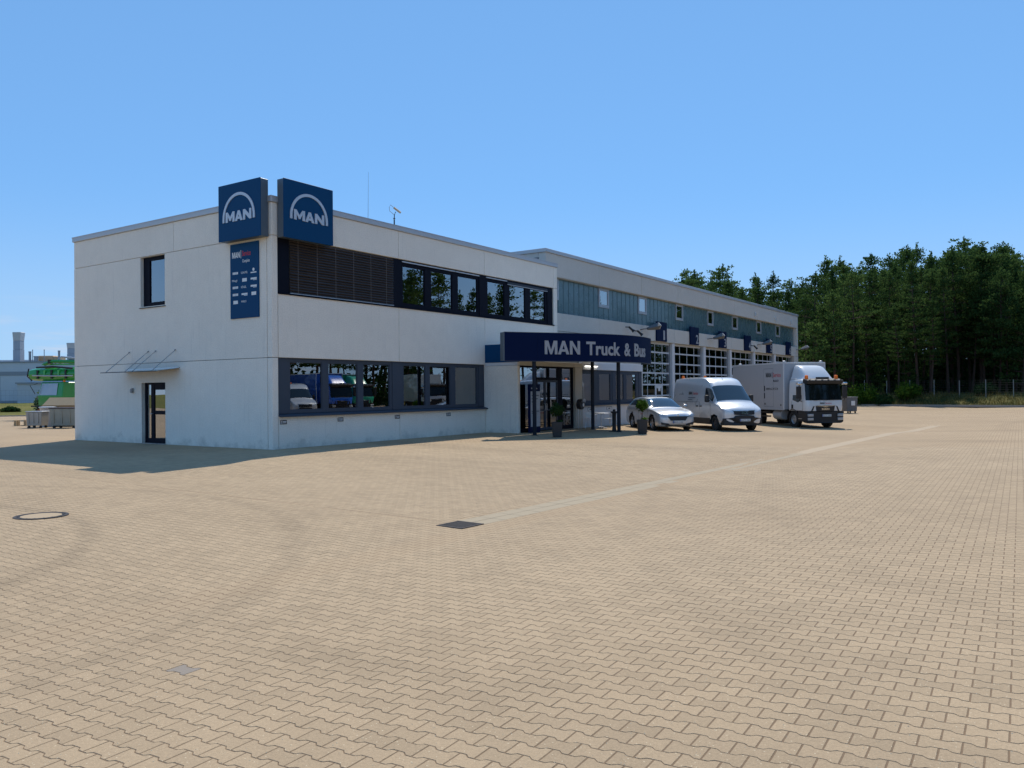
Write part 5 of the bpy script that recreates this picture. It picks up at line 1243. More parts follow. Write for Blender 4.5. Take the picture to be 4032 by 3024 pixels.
# ---- lorry
def rrect(xf, xr, hw, rf, z, n_=5):
    o = []
    for k in range(n_+1):
        t = math.pi/2*k/n_; o.append((xf-rf+rf*math.sin(t)*1., hw-rf+rf*math.cos(t), z))
    # o goes from left flank to front-left; mirror
    o = [(xr, hw, z)]+o
    full = o+[(a, -b, c) for a, b, c in reversed(o)]
    return full
def build_lorry(name, x, y, rz, label, paint, boxm, z=None, text=True, deflector=True, box_h=3.5, box_w=1.235, box_l=5.75, group=None, beacons=True):
    e = empty(name, (x, y, gzf(x-1, y-1) if z is None else z), rz, label, 'lorry', group)
    S = [rrect(-.02, -1.62, 1.08, .22, .92), rrect(.0, -1.62, 1.09, .22, 1.1), rrect(.0, -1.62, 1.09, .22, 1.36), rrect(-.03, -1.62, 1.085, .22, 1.46), rrect(-.10, -1.62, 1.07, .24, 1.92), rrect(-.17, -1.62, 1.05, .26, 2.36), rrect(-.26, -1.62, 1.03, .28, 2.48), rrect(-.42, -1.6, .97, .3, 2.56), rrect(-.7, -1.55, .8, .3, 2.59)]
    nr = len(S[0]); v = [p for s in S for p in s]; f = []
    for i in range(len(S)-1):
        for k in range(nr): a = i*nr+k; b = i*nr+(k+1) % nr; f.append((a, b, b+nr, a+nr))
    f += [tuple(range(nr-1, -1, -1)), tuple((len(S)-1)*nr+k for k in range(nr))]
    mb = MB(); mb.add(v, f); mb.build('cab', paint, e, smooth=32, local=True)
    # windscreen wraps the rounded corners slightly
    def wrap(name, z0, z1, k0, m, offs=.008, xo=.0):
        zz = np.linspace(z0, z1, 6); vv = []
        for z_ in zz:
            xf = np.interp(z_, [.92, 1.36, 1.46, 1.92, 2.36, 2.48], [-.02, 0, -.03, -.10, -.17, -.26]); hw_ = np.interp(z_, [.92, 1.36, 1.92, 2.36, 2.48], [1.08, 1.09, 1.07, 1.05, 1.03]); rf = .24
            row = [(xf-rf+rf*math.sin(t)+offs, (hw_-rf+(rf+offs)*math.cos(t))) for t in np.linspace(k0, math.pi/2, 5)]
            row = row+[(a, -b) for a, b in reversed(row)]
            vv.append([(a+xo, b, z_) for a, b in row])
        w_ = len(vv[0]); mb = MB(); mb.add([p for r_ in vv for p in r_], [(i*w_+k, i*w_+k+1, (i+1)*w_+k+1, (i+1)*w_+k) for i in range(5) for k in range(w_-1)]); mb.build(name, m, e, smooth=50, local=True)
    wrap('windscreen', 1.47, 2.34, .6, M['truck_glass'])
    m_ = MB(); m_.prism([(-.46, 2.33), (.03, 2.31), (.10, 2.50), (-.4, 2.61)], -1.03, 1.03, lambda a, b, h: (a, h, b)); m_.build('sun_visor', M['black_plastic'], e, bevel=.03, local=True)
    for k in range(6): MB().box(-.02, .11, -.9+k*.36-.03, -.9+k*.36+.03, 2.52, 2.545).build('visor_bracket', M['dark_metal'], e, local=True)
    for s in (1, -1):
        MB().prism([(-.42, 1.52), (-.48, 2.26), (-1.28, 2.26), (-1.28, 1.48), (-.75, 1.36)], 0, .01, lambda a, b, h, s=s: (a, s*(1.092-.058*max(0, (b-1.36)/1.0)+h-.004), b)).build('side_window', M['car_glass'], e, local=True)
        m_ = MB()
        for gx, z0_, z1_ in ((-.36, .95, 1.48), (-1.40, .95, 2.2)): m_.box(gx, gx+.014, s*1.088-.004, s*1.088+.008, z0_, min(z1_, 1.4))
        m_.box(-1.4, -.36, s*1.086, s*1.094, .93, .942); m_.build('door_gap', M['dark_metal'], e, local=True)
        MB().box(-1.36, -1.24, s*1.085, s*1.12, 1.04, 1.24).build('door_handle', M['black_plastic'], e, local=True)
        # mirrors on arms
        MB().tube([(-.42, s*1.04, 2.36), (-.28, s*1.28, 2.38), (-.28, s*1.32, 2.2)], .025).build('mirror_arm', M['black_plastic'], e, local=True)
        MB().tube([(-.40, s*1.08, 1.42), (-.28, s*1.28, 1.45), (-.28, s*1.32, 1.55)], .022).build('mirror_arm', M['black_plastic'], e, local=True)
        MB().box(-.36, -.22, s*1.22, s*1.46, 1.56, 2.2).build('mirror', M['black_plastic'], e, bevel=.04, seg=2, local=True)
        MB().box(-.40, -.16, s*1.20, s*1.44, 2.28, 2.4).build('wide_mirror', M['chrome'], e, bevel=.05, seg=2, local=True)
        # bumper corner lamps, mudguards, steps
        for z_ in (.70, .50): MB().box(-.06, .055, s*.70, s*1.02, z_-.07, z_+.07).build('headlight', M['lens'], e, bevel=.015, local=True)
        m_ = MB(); m_.prism([(.62, 1.18), (.70, 1.16), (.84, .86), (.78, .84), (.70, .98)], -.02, .015, lambda a, b, h, s=s: (h, s*a, b)); m_.build('air_curtain', M['black_plastic'], e, local=True)
        pr = [(.56*math.cos(t), .56*math.sin(t)) for t in np.linspace(.0, math.pi, 12)]; pr = pr+[(a*.93, b*.93) for a, b in reversed(pr)]
        MB().prism(pr, .78, 1.10, lambda a, b, h, s=s: (-1.28+a, s*h, .46+b)).build('mudguard', M['black_plastic'], e, local=True)
        MB().box(-.78, -.10, s*.8, s*1.09, .36, .90).build('step', M['black_plastic'], e, bevel=.02, local=True); MB().box(-.72, -.40, s*1.07, s*1.12, .50, .53).build('step_tread', M['steel'], e, local=True)
        # chassis side: tank, side guard
        MB().lathe([(.25, -2.4), (.27, -2.42), (.27, -3.25), (.25, -3.27)], 18, (0, s*.85, .66), 'X').build('tank', M['dark_metal'] if s > 0 else M['box_grey'], e, local=True)
        for z_ in (.52, .74): MB().box(-4.75, -3.4, s*1.12, s*1.15, z_, z_+.09).build('side_guard', M['dark_metal'], e, local=True)
    MB().prism([(-1.08, .34), (-1.08, .84), (-1.02, .90), (1.02, .90), (1.08, .84), (1.08, .34), (.9, .28), (-.9, .28)], -.3, .045, lambda a, b, h: (h-.09*max(0, abs(a)-.8)**1.3*4, a, b)).build('bumper', M['black_plastic'], e, bevel=.03, local=True)
    MB().prism([(-.56, 1.18), (.56, 1.18), (.50, .90), (-.50, .90)], -.05, .02, lambda a, b, h: (h, a, b)).build('grille', M['black_plastic'], e, bevel=.01, local=True)
    MB().prism([(-.58, 1.20), (.58, 1.20), (.56, 1.17), (.16, 1.15), (.06, 1.11), (-.06, 1.11), (-.16, 1.15), (-.56, 1.17)], -.05, .032, lambda a, b, h: (h, a, b)).build('chrome_strip', M['chrome'], e, local=True)
    m_ = MB(); m_.tube([(.03, -.7, 1.47), (-.0, .1, 1.50)], .013, 6); m_.tube([(.03, .0, 1.47), (-.0, .75, 1.50)], .013, 6); m_.build('wipers', M['black_plastic'], e, local=True)
    MB().box(-.4, -7.4, -.42, -.34, .66, .88).box(-.4, -7.4, .34, .42, .66, .88).build('chassis', M['black_plastic'], e, local=True)
    MB().box(-1.5, -2.6, -.6, .6, .45, .95).build('engine', M['black_plastic'], e, local=True)
    for s in (1, -1):
        wheel(e, -1.28, s*.92, .46, .26, M['rim'], 0, .58); wheel(e, -5.3, s*.94, .46, .26, M['rim'], 0, .58); wheel(e, -5.3, s*.66, .46, .24, M['rim'], 0, .58)
    if deflector:
        st_ = [(-.50, .86, 2.5, 2.62), (-.68, .87, 2.5, 2.82), (-.92, .88, 2.5, 3.05), (-1.2, .89, 2.5, 3.24), (-1.4, .89, 2.5, 3.30), (-1.68, .89, 2.5, 3.34)]
        A = [[(x_, 0, zb), (x_, h_, zb), (x_, h_*.985, zb+.3*(zt-zb)), (x_, h_*.90, zb+.62*(zt-zb)), (x_, h_*.76, zt-.04*(zt-zb)), (x_, h_*.45, zt), (x_, 0, zt)] for x_, h_, zb, zt in st_]
        vv, ff = body_mesh(loft_grid(A)); mb = MB(); mb.add(vv, ff); mb.build('air_deflector', paint, e, smooth=40, local=True)
    if beacons:
        for yy_ in (.86, -.86): MB().lathe([(.09, 2.55), (.095, 2.59), (.085, 2.75), (.05, 2.78)], 14, (-.33, yy_, 0)).build('beacon', M['orange'], e, smooth=40, local=True)
        MB().box(-.36, -.26, -.32, .42, 2.58, 2.68).build('light_bar', M['dark_metal'], e, bevel=.02, local=True)
    # box body
    x0, x1 = -1.86, -1.86-box_l
    bb = MB().box(x1, x0, -box_w, box_w, .96, box_h).build('box_body', boxm, e, bevel=.02, local=True)
    for s in (1, -1):
        MB().box(x0-.07, x0+.012, s*(box_w-.02), s*(box_w+.012), .96, box_h-.02).build('corner_post', M['truck_white'], bb, local=True)
        MB().box(x1, x0, s*(box_w-.015), s*(box_w+.01), box_h-.06, box_h+.012).build('top_rail', M['truck_white'], bb, local=True)
        MB().box(x1, x0, s*(box_w-.015), s*(box_w+.01), .93, 1.02).build('bottom_rail', M['box_grey'], bb, local=True)
        m_ = MB()
        for a, b in ((-2.95, 1.1), (-3.95, 1.1)): m_.box(a-.012, a, s*box_w-.002, s*box_w+.004, 1.1, 3.2)
        m_.box(-3.95, -2.95, s*box_w-.002, s*box_w+.004, 1.09, 1.105); m_.box(-3.95, -2.95, s*box_w-.002, s*box_w+.004, 3.19, 3.205); m_.build('door_seam', M['sign_side'], bb, local=True)
    MB().box(x0-.02, x0+.012, -box_w, box_w, box_h-.06, box_h+.012).build('front_rail', M['truck_white'], bb, local=True)
    if text:
        for hx, hz in ((-3.9, 1.55), (-3.9, 1.95), (-3.86, 1.2), (-2.2, 1.15)): MB().box(hx, hx+.05, -box_w-.025, -box_w, hz, hz+(.3 if hz > 1.5 else .1)).build('latch', M['black_plastic'], bb, local=True)
        for px_ in (-2.05, -6.9):
            for py_ in (-1.1, 1.1): MB().lathe([(.09, box_h), (.09, box_h+.07), (.04, box_h+.1)], 12, (px_, py_, 0)).build('roof_lamp', M['box_grey'], e, local=True)
        sd = lambda x0_, z0: (lambda a, b, h: (x0_+a, -box_w-.004-h, z0+b))
        man_text('lettering', M['black_print'], e, sd(-3.72, 2.72), .25, .56, local=True)
        MB().box(-3.06, -3.03, -box_w-.006, -box_w-.003, 2.66, 3.02).build('divider', M['black_print'], e, local=True)
        text_obj('lettering', 'Service', M['red_print'], e, sd(-2.96, 2.72), .34, .006, .8, .0008, local=True, width=.78)
        text_obj('lettering', 'Mobile24', M['black_print'], e, sd(-2.95, 2.46), .17, .008, .8, .0008, local=True, width=.55)
        text_obj('lettering', '00800 66 24 53 24', M['black_print'], e, sd(-3.72, 2.02), .18, .008, .8, .0008, local=True, width=1.25)
        man_text('front_lettering', M['black_print'], e, FRONT(.006, -.30, 1.27), .095, .24, local=True)
        MB().box(.004, .008, -.035, -.025, 1.25, 1.39).build('divider', M['black_print'], e, local=True)
        text_obj('front_lettering', 'Service', M['red_print'], e, FRONT(.006, -.0, 1.27), .13, .004, .8, .0005, local=True, width=.36)
        man_logo('front_letters', M['chrome'], e, lambda a, b, h: (.022+h, a, 1.0+b), .27, .006, True, local=True)
        plate(e, .06, .05, .68, 'LG·TI 1003')
    return e
build_lorry('service_lorry', 26.2, -11.35, R(226.5), 'white box lorry with roof air deflector and two orange beacons', M['truck_white'], M['box_grey'], z=gzf(25.3, -12.2))

# ---- vehicles parked across the yard, outside the frame: they show in the window glass
paint = lambda n_, c: mat(n_, c, .3, 0, .02, coat=1.)
build_van('parked_van', 25.2, -26.5, R(112), 'white van parked across the yard, mirrored in the first ground floor pane', M['van_white'], text=False, group='vehicles across the yard')
build_lorry('parked_lorry', 30.0, -27.5, R(100), 'blue lorry parked across the yard, mirrored in the ground floor panes', paint('blue_truck_paint', (.025, .16, .68)), paint('blue_box', (.02, .1, .4)), text=False, beacons=False, group='vehicles across the yard')
build_lorry('parked_lorry', 34.6, -29.5, R(100), 'green lorry parked across the yard, mirrored in the third ground floor pane', paint('green_truck_paint', (.03, .42, .22)), paint('green_box', (.02, .24, .13)), text=False, beacons=False, group='vehicles across the yard')
build_lorry('parked_lorry', 41.0, -26.5, R(118), 'white box lorry parked across the yard, mirrored in the fourth ground floor pane', M['truck_white'], paint('cream_box', (.62, .6, .54)), text=False, deflector=False, beacons=False, group='vehicles across the yard')
build_van('parked_van', 50.5, -24.5, R(135), 'orange van parked across the yard, mirrored in the entrance doors', paint('orange_van_paint', (.75, .11, .015)), text=False, group='vehicles across the yard')

# ---- waste bin behind the lorry
def bin4(name, x, y, z, rz, label, w, d, h, m, lidm):
    e = empty(name, (x, y, z), rz, label, 'waste container')
    m_ = MB(); a, b = w/2*.92, d/2*.9; A, B = w/2, d/2
    m_.add([(-a, -b, .16), (a, -b, .16), (a, b, .16), (-a, b, .16), (-A, -B, h), (A, -B, h), (A, B, h), (-A, B, h)], [(3, 2, 1, 0), (4, 5, 6, 7), (0, 1, 5, 4), (1, 2, 6, 5), (2, 3, 7, 6), (3, 0, 4, 7)]); m_.build('body', m, e, bevel=.02, local=True)
    MB().box(-A-.03, A+.03, -B-.03, B+.03, h, h+.05).build('lid', lidm, e, bevel=.015, local=True)
    for k in range(3): MB().box(-A*.7+k*A*.6, -A*.7+k*A*.6+.05, -B-.02, -B+.05, .3, h-.05).build('rib', m, e, local=True)
    for sx in (-1, 1):
        for sy in (-1, 1): MB().lathe([(.08, -.03), (.08, .03)], 12, (sx*a*.8, sy*b*.75, .08), 'Y').build('castor', M['black_plastic'], e, local=True); MB().box(sx*a*.8-.03, sx*a*.8+.03, sy*b*.75-.035, sy*b*.75+.035, .1, .17).build('castor_fork', M['dark_metal'], e, local=True)
    return e
b4 = bin4('waste_container', 48.0, -8.0, gzf(48, -8.0), R(40), 'grey four-wheeled waste container behind the lorry', 1.0, .85, 1.2, mat('bin_grey', (.14, .145, .15), .6), mat('bin_lid_grey', (.2, .2, .21), .5))
box_lab = MB().box(-.525, -.52, -.2, .1, .6, .95).build('label_sheet', M['paper'], b4, local=True)

# ================================================================== TREES
def pine_proto(H, hb, rmax, seed, dens=1., pw=1.4, quad=.34):
    rs = random.Random(seed); vs_ = []; fs = []; rn = []; tv = MB()
    lean = Vector((rs.gauss(0, .015), rs.gauss(0, .015), 0))
    ax = lambda z: Vector((lean.x*z+.12*math.sin(z*.35+seed), lean.y*z+.1*math.cos(z*.3+seed*2), z))
    tv.tube([ax(H*t) for t in np.linspace(0, .98, 9)], [.19*(1-t*.88)*H/17 for t in np.linspace(0, .98, 9)], 7, cap=False)
    def clump(c, d, s, nq):
        base_r = rs.random()
        for _ in range(nq):
            p = c+Vector((rs.gauss(0, s*.62), rs.gauss(0, s*.62), rs.gauss(0, s*.2)))
            a = (d*.6+Vector((rs.gauss(0, .8), rs.gauss(0, .8), rs.gauss(.6, .6)))).normalized(); b = a.cross(Vector((rs.gauss(0, 1), rs.gauss(0, 1), rs.gauss(0, 1)))).normalized()
            l = quad*rs.uniform(.6, 1.25); w_ = l*.26; i = len(vs_)
            vs_.extend([tuple(p-b*w_*.4), tuple(p+a*l*.55-b*w_), tuple(p+a*l), tuple(p+a*l*.55+b*w_)]); fs.append((i, i+1, i+2, i+3)); rn.extend([min(1, max(0, base_r*.6+rs.random()*.4))]*4)
    z = hb
    while z < H*.985:
        t = (z-hb)/(H-hb)
        prof = min(1, .5+t*2.)*(1-t**pw)**.8*rmax*rs.uniform(.72, 1.2)+.16
        nb = 4 if t > .8 else 5
        ph = rs.random()*6.28
        for k in range(nb):
            if rs.random() < .14: continue
            an = ph+k*6.283/nb+rs.gauss(0, .3); ln = prof*rs.uniform(.55, 1.18)
            upk = .12+.55*t+rs.gauss(0, .08)
            d = Vector((math.cos(an), math.sin(an), upk)); p0 = ax(z)
            if ln > .6: tv.tube([p0, p0+d*ln*.5+Vector((0, 0, -.04*ln)), p0+d*ln*.95], [.05*(1-t*.7), .035*(1-t*.7), .012], 4, cap=False)
            nc = max(2, int(ln/.42))
            for q in range(nc):
                u = .38+.66*(q+.5)/nc
                c = p0+d*ln*u+Vector((rs.gauss(0, .12*ln), rs.gauss(0, .12*ln), rs.gauss(.05, .09)))
                clump(c, d.normalized(), .40+.16*rs.random(), int(17*dens))
        z += rs.uniform(.7, 1.15)*(1 if t < .7 else .6)
    # leader shoots
    for k in range(9):
        c = ax(H*(.93+.0115*k)); clump(c, Vector((0, 0, 1)), .2-.016*k, 6)
    me = bpy.data.meshes.new('crown'); me.from_pydata(vs_, [], fs); me.materials.append(M['pine'])
    at = me.attributes.new('rnd', 'FLOAT', 'POINT'); at.data.foreach_set('value', rn)
    o = tv.build('trunk', M['bark_pine']); tm = o.data; bpy.data.objects.remove(o)
    return (tm, me, H)
protos = [pine_proto(17, 5.5, 3.1, 1, pw=1.7), pine_proto(18.5, 7.5, 2.7, 2, pw=1.2), pine_proto(16, 4.0, 3.5, 3, pw=2.2), pine_proto(19, 8.5, 2.5, 4, pw=1.), pine_proto(15, 4.5, 2.8, 5, .9, pw=1.5), pine_proto(18, 5, 3.6, 6, pw=1.9), pine_proto(17, 9., 3.0, 7, pw=2.4), pine_proto(20, 6.5, 2.6, 8, pw=.9)]
young = [pine_proto(7.5, .8, 2.2, 11, 1.1, pw=1.), pine_proto(9.5, 1.5, 2.6, 12, 1.1, pw=1.1)]
def put_tree(name, pr, x, y, z, h, label, group):
    tm, cm_, H = pr; s = h/H
    e = empty(name, (x, y, z), random.random()*6.28, label, 'tree', group); e.scale = (s*random.uniform(.92, 1.12), s*random.uniform(.92, 1.12), s)
    link('trunk', tm, e); link('crown', cm_, e); return e
def uvD(u, D):                                                  # plan position seen at picture column u, at depth D
    p = CAM+fw*D+rt*((u-2016)/3207.5*D); return p.x, p.y
sky_u = [2560, 2650, 2760, 2860, 2956, 3060, 3150, 3247, 3350, 3441, 3539, 3636, 3720, 3830, 3930, 4030, 4300]
sky_v = [1180, 1105, 1052, 1062, 1078, 1085, 1100, 1018, 1030, 1018, 1018, 975, 975, 952, 965, 992, 990]
ntree = 0
ORD = ['first', 'second', 'third', 'fourth', 'fifth', 'sixth', 'seventh', 'eighth', 'ninth', 'tenth', 'eleventh', 'twelfth', 'thirteenth', 'fourteenth', 'fifteenth', 'sixteenth', 'seventeenth', 'eighteenth', 'nineteenth', 'twentieth', 'twenty-first', 'twenty-second', 'twenty-third', 'twenty-fourth', 'twenty-fifth', 'twenty-sixth', 'twenty-seventh', 'twenty-eighth', 'twenty-ninth', 'thirtieth', 'thirty-first', 'thirty-second', 'thirty-third', 'thirty-fourth', 'thirty-fifth', 'thirty-sixth']
for rowi, (D0, step) in enumerate(((89, 60), (93, 60), (98, 60), (105, 60), (114, 62), (126, 70), (142, 80))):
    u = 2590+random.uniform(0, 40)
    while u < 4290:
        D = D0+random.uniform(-2.5, 3)
        if u < 3170: D += 18                                     # set back behind the hall
        x, y = uvD(u, D); z = float(bankz(x, y)) if x > kerbx(y) else 0.
        vt = float(np.interp(u, sky_u, sky_v))
        h = (1525-vt)*D/3207.5+1.88-z
        if rowi < 2: h *= random.uniform(.55, .97)
        else: h *= random.uniform(.74, 1.03)
        h = max(6, min(24, h))
        lab = f'{ORD[ntree]} pine from the left in the front row of the forest' if rowi == 0 else 'dark pine standing deep in the forest beyond the fence'
        put_tree('pine_tree', random.choice(protos), x, y, z-.1, h, lab, 'front row of the pine forest' if rowi == 0 else 'pines deep in the forest')
        ntree += 1; u += step*random.uniform(.6, 1.5)
for (u, D, h, pr, lab) in ((3205, 88, 8.8, 1, 'bright young pine at the far end of the workshop hall'), (3560, 90, 6.2, 0, 'young pine behind the fence right of the lorry'), (3960, 88, 11., 1, 'bushy bright green pine near the right edge of the picture'), (3420, 93, 6.5, 0, 'low bushy pine behind the fence posts right of the lorry'), (4040, 86, 9., 0, 'bushy pine cut by the right edge of the picture'), (3330, 92, 5.5, 0, 'short young pine just right of the lorry cab')):
    x, y = uvD(u, D-1.5); put_tree('young_pine', young[pr], x, y, float(bankz(x, y))-.1, h, lab, 'young pines at the forest edge')
# forest behind the camera: seen in the window glass
for rowi in range(3):
    x = -6+rowi*2
    while x < 230:
        y = -50-rowi*7+random.uniform(-3, 3)
        put_tree('pine_tree', random.choice(protos), x, y, -.2, random.uniform(14, 21), 'pine across the yard, mirrored in the office windows', 'pines across the yard')
        x += random.uniform(4.5, 8)
for x, y, h in ((24, -41, 19), (37, -42, 20), (57, -41, 19), (17, -43, 18)):
    put_tree('pine_tree', random.choice(protos), x, y, -.2, h, 'tall pine close behind the parked lorries across the yard, mirrored in the upper windows', 'tall pines across the yard')
# undergrowth: the dark mass of saplings between the trunks
def undergrowth(name, lab, pts, zf, hmax, n_, size):
    vs_ = []; fs = []; rn = []
    for k in range(n_):
        x, y = pts(); h = hmax*random.random()**1.6*(.55+.45*math.sin(x*.31)*math.sin(y*.23+1)); z = zf(x, y)+max(0, h)
        a = Vector((random.gauss(0, 1), random.gauss(0, 1), random.gauss(.2, .8))).normalized(); b = a.cross(Vector((random.gauss(0, 1), random.gauss(0, 1), random.gauss(0, 1)))).normalized(); s = size*random.uniform(.5, 1.3); p = Vector((x, y, z)); i = len(vs_)
        vs_ += [p-a*s, p+b*s*.5, p+a*s, p-b*s*.5]; fs.append((i, i+1, i+2, i+3)); rn += [random.random()]*4
    me = bpy.data.meshes.new(name); me.from_pydata([tuple(v) for v in vs_], [], fs); me.materials.append(M['leaf_dark'])
    at = me.attributes.new('rnd', 'FLOAT', 'POINT'); at.data.foreach_set('value', rn)
    tag(link(name, me), lab, 'undergrowth', kind='stuff')
undergrowth('undergrowth', 'dark undergrowth of saplings between the pine trunks beyond the fence', lambda: uvD(random.uniform(2700, 4330), 95+50*random.random()**.8), lambda x, y: float(bankz(x, y)), 9.5, 60000, .42)
undergrowth('undergrowth', 'undergrowth of the wood across the yard, mirrored in the glass', lambda: (random.uniform(-10, 235), random.uniform(-74, -52)), lambda x, y: -.2, 7., 22000, .6)
# shrubs by the fence
def shrub(x, y, z, r, h, m, lab):
    e = empty('shrub', (x, y, z), 0, lab, 'shrub', 'shrubs by the fences')
    leaf_ball('foliage', (0, 0, h*.5), r, h*.5, int(700*r), .15, m, e, .02); leaf_ball('foliage', (r*.5, -r*.4, h*.4), r*.7, h*.42, int(420*r), .14, m, e, .02); leaf_ball('foliage', (-r*.55, r*.3, h*.36), r*.65, h*.38, int(380*r), .14, m, e, .02); MB().tube([(0, 0, -.1), (.05, 0, h*.6)], [.04, .02], 6).build('stem', M['bark'], e, local=True)
for (u, D, r, h, m, lab) in ((3390, 86, 1.6, 2.3, 'leaf', 'broad light green shrub behind the first fence posts'), (3575, 85, 1.2, 1.9, 'leaf', 'rounded light green shrub near the middle fence posts'), (3480, 84, .9, 1.2, 'leaf_dark', 'low dark shrub in front of the fence'), (3880, 82, 1.0, 1.3, 'leaf_dark', 'low dark shrub at the right end of the fence')):
    x, y = uvD(u, D); shrub(x, y, float(bankz(x, y))-.05, r, h, M[m], lab)
# rough grass on the bank
gv = []; gf = []
for k in range(9000):
    y = random.uniform(-26, 14); dx = random.random()**1.2*7; x = kerbx(y)+.1+dx; z = float(bankz(x, y)); h = random.uniform(.12, .42)*(.5+random.random()); a = random.random()*6.28; w_ = .035
    lx, ly = random.gauss(0, .12), random.gauss(0, .12); i = len(gv)
    gv += [(x-w_*math.cos(a), y-w_*math.sin(a), z-.02), (x+w_*math.cos(a), y+w_*math.sin(a), z-.02), (x+lx, y+ly, z+h)]; gf.append((i, i+1, i+2))
me = bpy.data.meshes.new('rough_grass'); me.from_pydata(gv, [], gf); me.materials.append(leaf_mat('dry_grass', (.05, .065, .018), (.24, .19, .07), .3))
at = me.attributes.new('rnd', 'FLOAT', 'POINT'); at.data.foreach_set('value', np.repeat(rng.random(len(gf)), 3))
tag(link('rough_grass', me), 'rough half-dry grass growing on the bank below the fence', 'grass', kind='stuff')

# ---- fences
def fence(name, pts, h, label, postm, wires=8, parent_z=None):
    e = empty(name, pts[0], 0, label, 'fence')
    for p in pts:
        MB().tube([(p[0], p[1], p[2]-.1), (p[0], p[1], p[2]+h)], .032, 8).build('post', postm, e)
    for k in range(wires):
        m_ = MB(); zz = .08+(h-.12)*k/(wires-1); m_.tube([(p[0], p[1], p[2]+zz) for p in pts], .004, 4); m_.build('wire', M['fence_wire'], e)
    m_ = MB()
    for a, b in zip(pts[:-1], pts[1:]):
        n_ = 12
        for k in range(n_):
            t = (k+.5)/n_; x = a[0]+(b[0]-a[0])*t; y = a[1]+(b[1]-a[1])*t; z = a[2]+(b[2]-a[2])*t; m_.tube([(x, y, z+.05), (x, y, z+h-.05)], .0035, 3, cap=False)
    tag(m_.build('mesh_wires', M['fence_wire'], e), kind='stuff')
fp = []
for k in range(17):
    y = 13-2.35*k; x = 77.6+.27*(y+4.5); fp.append((x, y, float(bankz(x, y))))
fence('wire_fence', fp, 1.75, 'wire mesh fence with pale posts in front of the pine forest', mat('fence_post_pale', (.34, .35, .33), .6))
lp = []
for k in range(10):
    p = mx0+mdir*(-16+k*4.2)+mn*14; lp.append((p.x, p.y, .2))
fence('wire_fence', lp, 2.2, 'wire mesh fence with green posts on the meadow at the left', mat('fence_post_green', (.12, .17, .14), .6), 5)

# ================================================================== LEFT BACKGROUND
fa = empty('factory_building', (50, 112, .5), label='long low grey factory with rooftop ducts far left', cat='building')
def fbox(name, m, u0, u1, w0, w1, z0, z1, parent=fa, bevel=0):
    q = [fo+fd*u+fn_*w for u, w in ((u0, w0), (u1, w0), (u1, w1), (u0, w1))]
    return MB().prism([(p.x, p.y) for p in q], z0, z1).build(name, m, parent, bevel=bevel)
fo = Vector((43.9, 119.)); fd = Vector((.56, -.828)).normalized(); fn_ = Vector((.828, .56)).normalized()
FM = mat('factory_sheet', (.55, .57, .6), .5, .1, .06, .3); FD = mat('factory_band', (.27, .29, .32), .5); FDU = mat('duct_sheet', (.33, .36, .4), .5, .2); FL = mat('factory_door', (.5, .52, .55), .5)
fbox('wall', FM, -60, 60, 0, 40, .3, 6.0); fbox('dark_band', FD, -60.05, 60.05, -.06, 40.05, 5.0, 5.62); fbox('parapet', FM, -60, 60, .05, 40, 6.0, 7.05); fbox('roof_edge', FD, -60.1, 60.1, -.08, 40.1, 7.05, 7.25); fbox('plinth', FD, -60.03, 60.03, -.04, 40, .3, .95)
for k in range(24): fbox('sheet_seam', FD, -60+k*5, -59.93+k*5, -.03, .0, .95, 5.0)
fbox('annex', FL, 4.3, 14.5, -2.5, 0, .3, 3.6); fbox('annex_roof', FD, 4.1, 14.7, -2.7, -.005, 3.6, 3.85)
fbox('rear_parapet', FM, -60, 60, 12, 14, 7.25, 8.0)
def duct(u, z1, w, lab, cap=True):
    p = fo+fd*u+fn_*8; e = empty('roof_duct', (p.x, p.y, 7.2), math.atan2(fd.y, fd.x), lab, 'duct', 'ducts on the factory roof')
    m_ = MB()
    m_.box(-w/2, w/2, -w/2, w/2, 0, (z1-7.2)*.45); m_.build('lower_duct', FDU, e, local=True)
    MB().box(-w*.5+.02, w*.5-.02, -w/2+.02, w/2-.02, (z1-7.2)*.45+.03, (z1-7.2)*.72).build('upper_duct', FDU, e, local=True)
    if cap:
        h0 = (z1-7.2)*.72; h1 = z1-7.2
        m_ = MB(); m_.add([(-w*.5, -w*.5, h0), (w*.5, -w*.5, h0), (w*.5, w*.5, h0), (-w*.5, w*.5, h0), (-w*.54, -w*.62, h1), (w*.66, -w*.62, h1), (w*.66, w*.5, h1), (-w*.54, w*.5, h1)], [(3, 2, 1, 0), (4, 5, 6, 7), (0, 1, 5, 4), (1, 2, 6, 5), (2, 3, 7, 6), (3, 0, 4, 7)]); m_.build('hood', M['coping'], e, bevel=.05, local=True)
duct(-1.8, 12.5, 1.2, 'tall square ventilation duct with a hooded top on the factory roof'); duct(7.4, 10.6, 1.3, 'second hooded duct on the factory roof, half behind the office wall')
for k, (u, z1, r) in enumerate(((.7, 9.2, .2), (3.1, 9.5, .06), (5.6, 9.3, .17), (1.15, 9.5, .06), (1.75, 8.4, .35))):
    p = fo+fd*u+fn_*7; e = empty('vent_pipe', (p.x, p.y, 7.2), 0, ['grey vent pipe in the middle of the factory roof', 'thin mast on the factory roof', 'dark vent pipe left of the second duct', 'thin vent pipe beside the tall duct', 'squat grey fan housing on the factory roof'][k], 'vent pipe', 'vents on the factory roof')
    MB().lathe([(r, 0), (r, z1-7.2-.2), (r*1.15, z1-7.2-.2), (r*1.15, z1-7.2)], 12).build('pipe', M['lamp_grey'], e, local=True); MB().lathe([(r*1.6, -.05), (r*1.6, .08)], 12).build('flange', M['dark_metal'], e, local=True)
